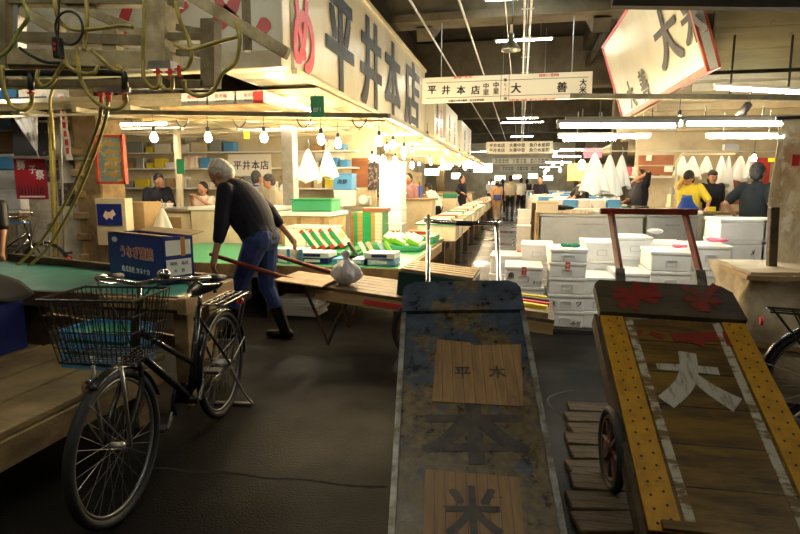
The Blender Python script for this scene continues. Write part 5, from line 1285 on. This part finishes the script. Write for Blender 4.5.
# lime and white packets on a green tray
t = thing('green_tray','green plastic tray holding lime and white packets near the table corner','tray',(-1.65,7.3,Z1))
MB().box((-1.65,7.3,Z1+.03),(.85,.7,.06),bev=.01).build('body',m['green'],t); MB().box((-1.65,7.3,Z1+.064),(.8,.65,.008)).build('mat',m['greencrate'],t)
for i,px in enumerate((389,397,402,410,416)):
    c_ = D(px,240,7.15); z=Z1+.07; y=7.1+.05*(i%2)+.15*(i==0)
    T_ = M.Translation((c_.x,y,z+.07))@M.Rotation(R(28),4,'Y')@M.Rotation(R(20),4,'X')
    t = thing('gift_packet','lime green packet with a white face, %s on the green tray'%('leftmost','second from the left','middle','fourth from the left','rightmost')[i],'packet',(c_.x,y,z)); MB().box((0,0,0),(.16,.2,.05),tf=T_,bev=.003).build('body',m['lime'],t); MB().box((0,0,.027),(.155,.195,.006),tf=T_).build('face',m['white'],t)
for i,(x,y,w_,mt_,l) in enumerate(((-1.6,8.3,.9,'green','green tray behind the lime packets'),(-2.2,8.35,.5,'greencrate','dark green tray behind the striped boxes'))):
    one(MB().box((x,y,Z1+.05),(w_ if i else .8,.6,.09),bev=.01),'green_tray',m[mt_],l,'tray')
for i,(x,l) in enumerate(((-1.95,'left'),(-1.5,'right'))):
    one(MB().box((x,8.4,Z1+.12),(.3,.2,.05)),'fish_pack',m[('cardboard','redorange')[i]],'small %s packet on the green tray, %s one'%(('brown','orange')[i],l),'packet')
# big white chests behind the table
t = thing('wooden_chest','long cream chest with a pale lid behind the walking man','chest',(-4.1,7.9,0))
MB().box((-4.15,7.95,.54),(1.3,.8,1.06),bev=.01).build('body',m['cream'],t); MB().box((-4.15,7.95,1.09),(1.36,.86,.05),bev=.006).build('lid',m['white'],t); MB().box((-4.2,7.545,.9),(.12,.004,.07)).build('label',m['glassgrey'],t)
t = thing('wooden_crate','pale wooden slatted crate under the green crate','crate',(-3.0,8.0,0))
MB().box((-3.05,8.0,.5),(.8,.8,1.0),bev=.006).build('body',m['plywood'],t); MB().box((-3.05,8.0,1.02),(.86,.86,.05)).build('lid',m['white'],t)
for x_ in (-3.4,-3.1,-2.75): MB().box((x_,7.59,.55),(.06,.02,.85)).build('batten',m['woodpale'],t)
t = thing('plastic_crate','bright green plastic crate on the pale wooden crate','crate',(-3.0,8.0,1.046))
MB().box((-3.0,8.05,1.13),(.62,.45,.165),bev=.01).build('body',m['green'],t); MB().box((-3.0,8.05,1.222),(.65,.48,.02)).build('rim',m['greencrate'],t)
t = thing('side_counter','cream counter under the seated woman','counter',(-5.1,8.0,0))
MB().box((-5.25,8.0,.52),(.75,.7,1.04),bev=.006).build('body',m['cream'],t); MB().box((-5.25,7.97,1.06),(.82,.8,.04)).build('top',m['steel'],t); MB().box((-5.2,7.64,.85),(.35,.02,.2)).build('drawer',m['cardboard'],t)
t = thing('side_counter','low steel counter under the worker with the white box','counter',(-6.2,8.0,0))
MB().box((-6.1,8.0,.45),(.85,.7,.9),bev=.006).build('body',m['stainless'],t); MB().box((-6.1,8.0,.92),(.9,.76,.04)).build('top',m['steel'],t)
foam('white foam box held open by the navy-clad worker in the left stall',(D(163,190,8.3).x,8.2,.96+.0),(.34,.3,.18),rz=R(15),notch=False)
MBc = one(MB().box((D(137,190,7.0).x,7.05,.6),(.4,.4,1.2),bev=.006),'cardboard_cabinet',m['cardboard'],'tan cabinet behind the blue eel carton','cabinet')
# white foam tower and blue box, shelf items
c_ = D(393,200,8.0)
for k in range(7):
    x_ = -2.9; w_ = (.36,.36,.35,.34,.33,.33,.33)[k]
    foam('foam box in the tower at the left stall corner, %s'%('bottom','second from the bottom','third from the bottom','middle','third from the top','second from the top','topmost')[k],(D(393,200,9.6).x,9.6,.001+.262*k),(w_+.07,.45,.26),notch=False)
t = thing('back_counter','steel topped back counter across the left stall','counter',(-4.3,10.1,0))
MB().box((-4.5,10.2,.5),(2.6,.6,1.0),bev=.006).build('body',m['stainless'],t); MB().box((-4.5,10.2,1.02),(2.66,.66,.04)).build('top',m['steel'],t)
p = D(342,188,9.9)
foam('white foam box under the light blue one on the back counter',(p.x,9.98+.1,1.041),(.36,.3,.3),notch=False)
t = foam('light blue foam box with dark wave marks on the back counter',(p.x,10.08,1.343),(.38,.32,.3),notch=False,mt_='bluelight',marks=(('海鮮',0,.15,.1),))
p2 = D(363,193,10.0)
t = thing('clock_scale','round white dial scale on the back counter','scale',(p2.x,10.1,1.04)); MB().box((p2.x,10.1,1.13),(.22,.18,.18),bev=.02).build('body',m['steel'],t); MB().cyl((p2.x,10.0,1.17),(p2.x,9.99,1.17),.08,n=20).build('dial',m['white'],t)
for k,(px0,px1,py0,py1,mt_,l) in enumerate(((352,368,158,187,'brownboard','brown hanging board behind the foam tower'),(368,377,160,190,'postermix','dark bottles panel behind the foam tower'),(298,306,150,176,'paper','left paper notice sheet on the back partition'),(316,322,152,190,'paper','middle paper notice sheet on the back partition'),(330,344,150,166,'paper','right paper notice sheet on the back partition'))):
    panel('notice_board' if 'paper' in l or 'sheet' in l else 'hanging_board',l,'board',px0,px1,py0,py1,10.835,mt_)
# calligraphy banner
a = D(229,176,10.42); c2_ = D(271,154,10.42)
t = thing('calligraphy_banner','white banner with four brushed black characters in the left stall','banner',((a.x+c2_.x)/2,10.42,a.z))
MB().box(((a.x+c2_.x)/2,10.42,(a.z+c2_.z)/2),(c2_.x-a.x,.01,c2_.z-a.z)).build('sheet',m['paper'],t)
text('平井本店',frame(((a.x+c2_.x)/2+.03,10.413,(a.z+c2_.z)/2),(1,0,0),(0,0,1)),.185,m['ink'],t,bold=.02,sp=1.1)
t = thing('whiteboard','small framed whiteboard left of the calligraphy banner','whiteboard',D(197,170,10.83)); a=D(188,168,10.83); c2_=D(206,154,10.83)
MB().box(((a.x+c2_.x)/2,10.835,(a.z+c2_.z)/2),(c2_.x-a.x,.02,c2_.z-a.z),bev=.004).build('board',m['white'],t); MB().box((c2_.x-.08,10.82,(a.z+c2_.z)/2),(.03,.01,.08)).build('marker_clip',m['blue'],t)
panel('yellow_notice','yellow card stuck above the calligraphy banner','card',244,249,131,139,6.6,'yellowtag',.01)
panel('green_cloth_tag','green paper tag in the left stall doorway','tag',177,184,159,174,7.6,'tealcloth' if False else 'green',.01)
panel('pale_board','pale shelf board above the seated woman, left','panel',186,196,135,150,10.82,'white',.05)
# column of the left stall
one(MB().box((D(290,184,8.6).x,8.62,1.24),(.2,.2,2.48),bev=.01),'stall_post',m['steel'],'grey steel post in the middle of the left stall','post')
one(MB().box((D(176,184,8.6).x,8.7,1.24),(.08,.08,2.48)),'stall_post',m['cream'],'cream corner post between the two left stall rooms','post')
# boxes on the shelf above
p0 = D(190,108,6.05)
one(MB().box((D(220,109,6.05).x,6.1,p0.z-.012),(1.3,.45,.025)),'shelf_plank',m['woodpale'],'wooden shelf plank carrying three printed cartons above the stall','shelf')
for i,(x0,x1,l) in enumerate(((182,207,'leftmost'),(209,235,'middle'),(237,265,'rightmost'))):
    a = D(x0,108,5.95); b_ = D(x1,95,5.95); t = thing('printed_carton','white carton with red print on the high shelf, %s of three'%l,'box',((a.x+b_.x)/2,6.08,p0.z))
    MB().box(((a.x+b_.x)/2,6.08,p0.z+.075),(b_.x-a.x-.012,.3,.148),bev=.004).build('body',m['foamdim'],t)
    MB().box(((a.x+b_.x)/2,6.08,p0.z+.004),(b_.x-a.x,.31,.008)).build('edge',m['brownboard'],t)
    f_ = frame(((a.x+b_.x)/2,5.928,p0.z+.1),(1,0,0),(0,0,1)); text('魚市場',f_,.05,m['redsign'],t); text('おさかな',f_@M.Translation((0,-.05,0)),.035,m['ink'],t)
    if i==2: MB().box((b_.x-.07,5.925,p0.z+.075),(.12,.006,.12)).build('red_label',m['redsign'],t)
p = D(229,72,5.4); 
a = D(313,124,5.5); b_ = D(326,97,5.5)
t = thing('green_tag','green printed tag clipped under the long signboard','tag',((a.x+b_.x)/2,5.48,a.z+.1)); MB().box(((a.x+b_.x)/2,5.44,(a.z+b_.z)/2+.03),(b_.x-a.x,.01,(b_.z-a.z)*.8),bev=.003).build('card',m['green'],t)
text('BF1',frame(((a.x+b_.x)/2,5.434,(a.z+b_.z)/2+.0),(1,0,0),(0,0,1)),.06,m['white'],t)
MB().tube([((a.x+b_.x)/2-.04,5.44,b_.z-.02),((a.x+b_.x)/2,5.44,b_.z+.03),((a.x+b_.x)/2+.04,5.44,b_.z-.02)],.004).build('clip',m['black'],t)
# bundles of newspapers under the table, white boxes
for k in range(6):
    one(MB().box((D(300,318,5.8).x+.015*(k%3)-.02*(k%2),5.85,.02+.031*k),(.5,.35,.028),rz=R(3*(k%3)-3),bev=.003),'paper_bundle',m['paper'],'flat white carton sheet under the display table, %s in the pile'%('bottom','second from the bottom','third from the bottom','fourth from the bottom','second from the top','topmost')[k],'cardboard sheet')
for k,px in enumerate((212,232)):
    foam('white foam box under the display table, %s behind the bicycle saddle'%('left one','right one')[k],(D(px,300,6.3).x,6.3,.001),(.38,.4,.3),notch=False)
one(MB().box((D(250,300,6.6).x+.3,6.9,.25),(.9,.5,.5)),'under_box',m['wooddark'],'dark crate standing far under the display table','crate')
# second left aisle counters with goods
Yc = 9.5
for k,(y0,y1,l) in enumerate(((9.5,10.6,'nearest wooden fish counter along the left of the aisle, with a green mat'),(10.9,12.2,'second wooden fish counter along the left of the aisle'),(12.5,14.0,'third wooden counter along the left of the aisle'),(14.3,16.0,'fourth wooden counter along the left of the aisle'),(16.4,18.6,'fifth counter along the left of the aisle'),(20.0,23,'sixth counter along the left of the aisle'),(23.6,28,'farthest counter along the left of the aisle'))):
    t = thing('fish_counter',l,'counter',(-1.4,(y0+y1)/2,0)); x1 = -1.05-.02*k; x0 = -1.72
    MB().box(((x0+x1)/2,(y0+y1)/2,.62),(x1-x0,y1-y0,.28),bev=.006).build('tray_box',m['cream'],t)
    MB().box(((x0+x1)/2,(y0+y1)/2,.775),(x1-x0+.03,y1-y0+.03,.03)).build('top',m['plywood' if k%2 else 'white'],t)
    MB().box(((x0+x1)/2,(y0+y1)/2-.0,.765),(x1-x0+.06,y1-y0+.05,.02)).build('green_rim',m['green'],t)
    for x_ in (x0+.06,x1-.06):
        for y_ in (y0+.06,y1-.06): MB().box((x_,y_,.24),(.09,.09,.48)).build('leg',m['wooddark'],t)
    MB().box(((x0+x1)/2,(y0+y1)/2,.2),(x1-x0-.2,y1-y0-.2,.3)).build('under_crate',m['wooddark'],t)
    MB().box((x1+.012,(y0+y1)/2,.64),(.01,(y1-y0)*.35,.16)).build('side_paper',m['paper'],t)
    n_=3 if k<4 else 5
    for j in range(n_):
        mt_=('foam','redorange','green','foam','peach')[(j*2+k)%5]
        cn={'foam':'white','redorange':'orange red','green':'green','peach':'pale pink'}[mt_]
        one(MB().box((x1-.32,y0+.2+(y1-y0-.4)*j/(n_-1),.791+.03),(.38,.26,.06),bev=.006),'fish_tray',m[mt_],'%s fish tray on the left aisle counters'%cn,'tray','%s fish trays on the left aisle counters'%cn)
# standing cream counter behind them with people at it
for k,(y0,y1,l) in enumerate(((12.4,12.9,'tall cream counter with a wooden top behind the nearest left trays'),(17.0,17.6,'tall white counter farther down the left side'),(23,23.6,'tall white counter far down the left side'))):
    t = thing('stall_counter',l,'counter',(-2.75,(y0+y1)/2,0)); MB().box((-2.75,(y0+y1)/2,.55),(1.7,y1-y0,1.08),bev=.01).build('body',m['cream'],t); MB().box((-2.75,(y0+y1)/2,1.11),(1.8,y1-y0+.1,.04)).build('top',m['woodpale'],t)
    MB().box((-3.0,y0-.01,.75),(.4,.015,.3)).build('paper',m['paper'],t)
one(MB().box((D(450,200,12.6).x,12.65,1.19),(.3,.3,.11),bev=.01),'plastic_crate',m['tealcloth'],'small teal crate on the tall cream counter','crate')
one(MB().box((D(424,195,14.6).x-.3,14.9,1.2),(.35,.35,.4),bev=.01),'plastic_crate',m['apronblue'],'deep blue crate beside the bending worker','crate')
one(MB().box((D(424,195,14.6).x-.3,14.9,.5),(.5,.5,.998),bev=.01),'work_stand',m['cream'],'cream stand carrying the deep blue crate','stand')
# tall shelving along the left side far away: bright goods
for k in range(7):
    y=12+k*2.4
    t = thing('goods_rack','open rack of pale packets along the left back wall, %s from the front'%('first','second','third','fourth','fifth','sixth','seventh')[k],'rack',(-4.9,y,0))
    for z_ in (.05,.8,1.3,1.8): MB().box((-4.9,y,z_),(.4,1.6,.03)).build('shelf',m['white'],t)
    for yy in (-.78,.78): MB().box((-4.9,y+yy,1.0),(.4,.04,2.0)).build('side',m['cream'],t)
    for j in range(8):
        one(MB().box((-4.88,y-.6+.4*(j%4),(.816 if j<4 else 1.316)+.12),(.25,.24,.24),bev=.01),'goods_packet',m[('white','peach','redorange','paper','yellow')[(j*3+k)%5]],'%s packet in the left back racks'%(('white','peach','orange red','cream','yellow')[(j*3+k)%5]),'packet','%s packets in the left back racks'%(('white','peach','orange red','cream','yellow')[(j*3+k)%5]))

# clutter of the left stall back wall
random.seed(21)
for r_,(z_,l) in enumerate(((1.38,'lower'),(1.78,'middle'),(2.1,'upper'))):
    one(MB().box((-5.9,10.62,z_-.02),(5.6,.3,.03)),'wall_shelf',m['white'],'%s white wall shelf along the back of the left stall'%l,'shelf')
    x = -8.5
    while x < -3.4:
        w_ = random.uniform(.16,.4); h_ = random.uniform(.1,.26); mt_ = random.choice(['foam','cardboard','white','paper','bluelight','peach','cream','glassgrey','yellow'])
        if not (-5.6 < x < -4.1 and r_):
            one(MB().box((x+w_/2,10.6,z_+h_/2-.004),(w_-.02,.22,h_),bev=.006),'stored_box',m[mt_],'%s box stored on a shelf at the back of the left stall'%{'foam':'white','cardboard':'brown','white':'plain white','paper':'off-white','bluelight':'light blue','peach':'pinkish','cream':'cream','glassgrey':'grey','yellow':'yellow'}[mt_],'box','stored %s boxes in the left stall'%mt_)
        x += w_+.04
# hanging utensils and papers under the front rail
for i,(px,l) in enumerate(((131,'left of the first bulb'),(176,'between the first two bulbs'),(233,'between the second and third bulbs'),(297,'left of the steel post top'),(352,'right of the green tag'))):
    a = D(px,119,5.56); 
    t = thing('rail_hook','small black cable loop hanging from the front rail '+l,'cable',a)
    MB().tube([a,a+V((.02,0,-.05)),a+V((.07,0,-.09)),a+V((.13,0,-.05)),a+V((.15,0,.0))],.007,6,sm=3).build('loop',m['black'],t)
    MB().cyl(a+V((.07,0,-.09)),a+V((.07,0,-.12)),.012).build('plug',m['steel'],t)
# ================================================================ PEOPLE
def ik(a, b, l1, l2, pole):
    a = V(a); b = V(b); d = b-a; D_ = d.length
    if D_ > l1+l2-.002: b = a+d.normalized()*(l1+l2-.002); d = b-a; D_ = d.length
    x = (l1*l1-l2*l2+D_*D_)/(2*D_); h_ = math.sqrt(max(0,l1*l1-x*x)); n = d.normalized()
    p = V(pole); p = (p-n*p.dot(n)).normalized(); return a+n*x+p*h_, b
def person(label, loc, rz, top, trouser, hair='hairblack', lean=0, head=(0,0), hands=None, feet=None, h=1.68, group=None, vox=.014, sleeve=.55, apron=None, boots=None, hat=None, fat=1.0, skirt=0, hairlong=0, bag=None, pelvis_z=None, twist=0, collar=None, shorts=False, detail=False):
    """local frame: +Y is where the person faces, Z up, feet at z=0"""
    S = h/1.7; T_ = M.Translation(V(loc))@M.Rotation(rz,4,'Z')@M.Diagonal((S,S,S,1))
    t = thing('person', label, 'person', loc, rz, group)
    w = lambda p: T_@V(p)
    pz = pelvis_z or .93
    pel = V((0,0,pz)); RL = M.Translation(pel)@M.Rotation(-lean,4,'X')@M.Rotation(twist,4,'Z')@M.Translation(-V((0,0,.93)))
    u = lambda p: RL@V(p)                     # upper body, leaned about the hips
    sh = {s: u((.175*s,0,1.39)) for s in (-1,1)}; hip = {s: V((.09*s,0,pz-.03)) for s in (-1,1)}
    hands = hands or {-1:(-.2,.12,.85), 1:(.2,.12,.85)}
    feet = feet or {-1:(-.1,.0,.08), 1:(.1,.04,.08)}
    el={};wr={};kn={};an={}
    for s in (-1,1):
        el[s],wr[s] = ik(sh[s], hands[s], .29, .26, (.35*s,-.8,-.25))
        kn[s],an[s] = ik(hip[s], feet[s], .43, .42, (.06*s,1,.1))
    HR = RL@M.Translation(V((0,.0,1.47)))@M.Rotation(-head[0],4,'X')@M.Rotation(head[1],4,'Z')
    hd = lambda p: HR@V(p)                    # head, pivot at the top of the neck
    q = MB(); c = lambda a,b,r0,r1=None,n=10: q.cap(w(a),w(b),r0*S,(r1 if r1 is not None else r0)*S,n)
    # trunk, neck and head
    c(u((-.13,0,1.37)),u((.13,0,1.37)),.06); 
    for s in (-1,1): c(u((.08*s,.0,1.28)),u((.065*s,0,1.0)),.1*fat,.095*fat)
    c(u((0,.01,1.3)),u((0,.0,.98)),.11*fat,.105*fat); c((-.07,0,pz),(.07,0,pz),.105*fat)
    c(u((0,0,1.38)),hd((0,.0,.02)),.056,.05)
    rh = (HR.to_3x3())
    def he(p,r,sc): q.sph(w(hd(p)), r*S, sc, n=16, rot=T_.to_3x3().normalized()@rh)
    he((0,.0,.125),.098,(.82,1.0,1.12)); he((0,.028,.06),.075,(.82,.95,1.05)); he((0,.06,.02),.03,(1.0,.8,.8))
    he((0,.105,.085),.018,(.8,1.1,1.4)); he((0,.112,.075),.014,(1.3,1,.8)); he((0,.085,.13),.03,(2.0,.6,.5))
    for s in (-1,1): he((.08*s,-.005,.09),.026,(.35,.8,1.2)); he((.04*s,.06,.075),.03,(1,.8,.9))
    # limbs
    for s in (-1,1):
        c(sh[s],el[s],.052,.04); c(el[s],wr[s],.04,.026)
        d = (wr[s]-el[s]).normalized(); side = d.cross(V((0,0,1))); side = side.normalized() if side.length>.1 else V((1,0,0)); nn = side.cross(d)
        palm = wr[s]+d*.085; c(wr[s],palm,.026,.03,8)
        for k in range(4):
            b_ = palm+side*((k-1.5)*.02); l_ = (.068,.08,.076,.058)[k]; m1 = b_+d*l_*.5+nn*(-.012); 
            c(b_,m1,.0095,.009,6); c(m1,m1+d*l_*.35-nn*.028,.009,.008,6)
        tb_ = wr[s]+d*.03; t1 = tb_+side*(-s)*.042+d*.03-nn*.012; c(tb_,t1,.012,.011,6); c(t1,t1+d*.032-nn*.01,.011,.009,6)
        c(hip[s],kn[s],.082*fat,.056); c(kn[s],an[s],.052,.036); 
        fd = V((.03*s,1,0)).normalized(); 
        up = an[s].z-.08
        c(an[s]-fd*.03+V((0,0,-.035)),an[s]+fd*.15+V((0,0,-.045)),.035,.03)
    q.build('body', m['skin'], t, remesh=vox, smooth=2)
    for s in (-1,1): q = MB(); q.sph(w(hd((.034*s,.093,.107))),.0105*S,(1.3,.5,.8),n=8,rot=T_.to_3x3().normalized()@rh); q.build('eye', m['eyewhite'], t, flat=False)
    MB().sph(w(hd((0,.1,.043))),.02*S,(1.2,.35,.28),n=8,rot=T_.to_3x3().normalized()@rh).build('mouth', m['shaft'], t, flat=False)
    # hair
    q = MB(); he((0,-.022,.145),.104,(.85,.98,1.02)); he((0,-.035,.1),.088,(.92,.95,1.1))
    if hairlong: he((0,-.06,.04),.075,(1.1,.7,1.3)); he((0,.01,.17),.088,(.9,1.1,.8))
    q.build('hair', m[hair], t, remesh=vox*.8, smooth=2)
    # shirt
    q = MB(); g = .018
    c(u((-.14,0,1.365)),u((.14,0,1.365)),.06+g)
    for s in (-1,1):
        c(u((.085*s,.0,1.28)),u((.07*s,0,.93)),.1*fat+g,.1*fat+g); 
        e2 = sh[s].lerp(el[s],min(1,sleeve*1.6)); c(sh[s],e2,.056+g,.05+g)
        if sleeve > .65: c(el[s],el[s].lerp(wr[s],(sleeve-.6)*2.2),.05+g*.8,.036+g*.8)
    c(u((0,.01,1.3)),u((0,.0,.93)),.11*fat+g,.11*fat+g); c(u((0,-.01,1.38)),u((0,-.01,1.43)),.068)
    c(u((0,-.03,1.32)),u((0,-.02,1.05)),.115*fat,.1*fat); q.sph(w(u((0,-.005,1.17))), .2*S*fat, (.98,.78,1.42), n=24, rot=(T_.to_3x3().normalized()@RL.to_3x3())); q.build('shirt', m[top], t, remesh=vox, smooth=10 if vox<.01 else 4)
    if collar:
        q = MB(); q.ring(w(u((0,-.01,1.435))),(T_.to_3x3()@RL.to_3x3()@V((0,0,1))),.066*S,.02*S,16,6); q.build('collar', m[collar], t, flat=False)
    q = MB(); c((-.075,0,pz-.01),(.075,0,pz-.01),.105*fat+.016)
    for s in (-1,1):
        c(hip[s],kn[s],.084*fat+.014,.058+.016)
        if not shorts: c(kn[s],kn[s].lerp(an[s],.95 if not boots else .45),.054+.016,.05+.012)
    q.build('trousers', m[trouser], t, remesh=vox, smooth=2)
    for s in (-1,1):
        q = MB(); cc_ = lambda a,b,r0,r1: q.cap(w(a),w(b),r0*S,r1*S,10)
        fd = V((.03*s,1,0)).normalized()
        cc_(an[s]-fd*.04+V((0,0,-.04)),an[s]+fd*.16+V((0,0,-.045)),.04,.036)
        cc_(an[s]+V((0,0,-.02)),kn[s].lerp(an[s],.3 if boots else .85),.05,.062 if boots else .045)
        q.build('boot' if boots else 'shoe', m[boots or 'black'], t, remesh=vox, smooth=1)
    if apron:
        q = MB()
        def ap(uu,v):
            a = (uu-.5)*2.6; rr = .15*fat+.03; z = 1.28-.75*v; p = V((rr*1.15*math.sin(a)*(.55+.45*min(1,v*2.2)), rr*math.cos(a)*.95, z))
            return w(u(p)) if z > .93 else w((p.x*1.1,p.y+.02+(0),z+(pz-.93)))
        q.grid(ap,14,14); q.build('apron', m[apron], t, flat=False, solid=.008)
    if hat:
        q = MB(); he((0,-.005,.17),.1,(.95,1.05,.7)); ax_ = T_.to_3x3()@rh@V((0,0,1)); p_ = w(hd((0,.0,.165)))
        q.cyl(p_, p_+ax_.normalized()*.012, .15*S if hat!='bluelight' else .115*S, n=18); q.build('hat', m[hat], t, flat=False)
    if bag:
        q = MB(); q.box((.02,-.2,1.0),(.34,.1,.22),tf=T_,bev=.03,seg=2); b_ = q.build('shoulder_bag', m[bag], t)
        MB().tube([w((-.15,-.19,1.08)),w((-.1,-.14,1.3)),w((.1,-.02,1.46)),w((.16,.1,1.3)),w((.17,-.05,1.08)),w((.15,-.19,1.05))],.012,6,sm=3).build('bag_strap', m[bag], b_)
    return t
LEFT = math.pi/2   # faces -X
# the walking man between the shafts
mp = V((-2.30,4.72,0))
person('grey-haired man in a navy shirt, blue trousers and black boots pulling a handcart', mp, LEFT, 'navy','denim','hairgrey',
    lean=R(29), head=(R(24),0), hands={-1:(-.33,.33,.86), 1:(.30,-.50,.93)} if False else {-1:(.0,0,0),1:(0,0,0)} and {1:(.27,-.27,.80), -1:(-.33,.26,.78)},
    feet={1:(.1,-.16,.085), -1:(-.1,.30,.085)}, h=1.78, vox=.007, sleeve=.82, boots='blackgloss', fat=1.14)
# workers in the left stall
def ground(px,py,Y): p = D(px,py,Y); return V((p.x,p.y,0))
FACE = lambda d: R(d)          # 0 faces down the hall, 180 faces the camera
person('woman in a peach striped top sitting behind the left counter with hand to her chin', ground(203,180,8.85), R(170), 'peach','navy','hairblack', h=1.6, head=(R(10),0), hands={-1:(-.12,.3,1.3),1:(.1,.2,1.22)}, pelvis_z=.8, feet={-1:(-.1,.05,.08),1:(.1,.05,.08)}, sleeve=.5, collar='white')
person('grey-haired man with a blue collar standing before the calligraphy banner', ground(257,180,9.6), R(-20), 'beige','navy','hairsalt', h=1.68, collar='apronblue')
person('balding man in a beige jacket looking down beside the left stall pillar', ground(276,180,8.9), R(110), 'beige','navy','hairsalt', h=1.62, lean=R(8), head=(R(20),0), sleeve=1.0)
person('person in white half hidden by the left stall pillar', ground(288,180,9.4), R(90), 'white','navy','hairblack', h=1.7, sleeve=1.0)
person('dark-haired worker in navy bending over a white foam box in the left stall', ground(155,180,8.9), R(230), 'navy','navy','hairblack', h=1.66, lean=R(18), head=(R(15),0), hands={-1:(-.12,.42,1.15),1:(.14,.42,1.15)}, sleeve=.9)
person('dark figure cut off by the left edge of the picture', ground(-13,220,5.0), R(200), 'black','black','hairblack', h=1.5)
# further left stalls
person('worker in a mauve shirt at the counter right of the tall foam stack', ground(411,185,13.6), R(150), 'mauve','navy','hairblack', h=1.7, sleeve=.9, lean=R(8))
person('dark-skinned-jacket worker with an orange glove bending at the white counter', ground(437,190,15), R(90), 'white','navy','hairblack', h=1.55, lean=R(30), sleeve=.9) if False else person('bending worker in white leaning over the far left counter', ground(438,190,14.6), R(70), 'white','navy','hairblack', h=1.55, lean=R(30), sleeve=.9)
person('worker in dark clothes with arm stretched out on the far left counter', ground(462,190,19.2), R(-110), 'posterdark' if False else 'navy','navy','hairblack', h=1.72, hands={-1:(-.25,.1,.95),1:(.5,.25,1.15)}, sleeve=.9)
# the aisle
person('woman in a sun hat with a blue shoulder bag walking down the aisle', ground(496,221,22.5), R(5), 'khaki','khaki','hairblack', h=1.58, hat='cloth', bag='blue', shorts=False)
person('man in an olive shirt and black trousers walking down the aisle', ground(509.5,218,24.3), R(2), 'beige','black','hairblack', h=1.78)
person('shopper in a white shirt carrying a bag beyond the olive-shirted man', ground(520,214,27), R(15), 'white','black','hairblack', h=1.72)
person('shopper in a blue cap beyond the woman with the sun hat', ground(502,214,29), R(0), 'denim','black','hairblack', h=1.7, hat='bluelight')
person('shopper in dark clothes farthest down the aisle', ground(526,212,31), R(0), 'black','black','hairblack', h=1.7)
person('pale shopper farthest down the left of the aisle', ground(490,212,32), R(180), 'white','denim','hairblack', h=1.7)
# right stalls
person('man in a navy shirt working at the far right stall beside the white box', ground(540,190,19.6), R(150), 'navy','navy','hairblack', h=1.7, hands={-1:(-.2,.25,1.1),1:(.1,.3,1.2)})
person('man in a black shirt and blue apron beneath the glowing orange board', ground(582,188,14.0), R(100), 'black','denim','hairblack', h=1.7, hands={-1:(-.2,.4,1.0),1:(.2,.4,1.0)})
person('person in dark clothes with a raised hand left of the yellow-shirted worker', ground(640,185,12.6), R(120), 'navy','navy','hairblack', h=1.74, hands={-1:(-.12,.2,1.5),1:(.1,.3,1.05)}, hairlong=0)
person('worker in a yellow shirt and blue apron leaning over the right counter', ground(690,185,11.35), R(155), 'yellow','navy','hairblack', h=1.72, lean=R(14), head=(R(24),R(-15)), hands={-1:(-.36,.34,1.03),1:(.1,.2,1.45)}, apron='apronblue', sleeve=.55, hairlong=1)
person('dark-clothed woman behind the yellow-shirted worker', ground(711,185,12.5), R(185), 'navy','navy','hairblack', h=1.72, lean=R(5), hairlong=1)
person('grey-haired man in a dark shirt with hands on hips behind the stacked foam boxes', ground(757,185,8.4), R(-50), 'posterdark' if False else 'navyteal','navy','hairsalt', h=1.72, hands={-1:(-.27,.02,1.0),1:(.27,.02,1.0)}, sleeve=.5, vox=.01)
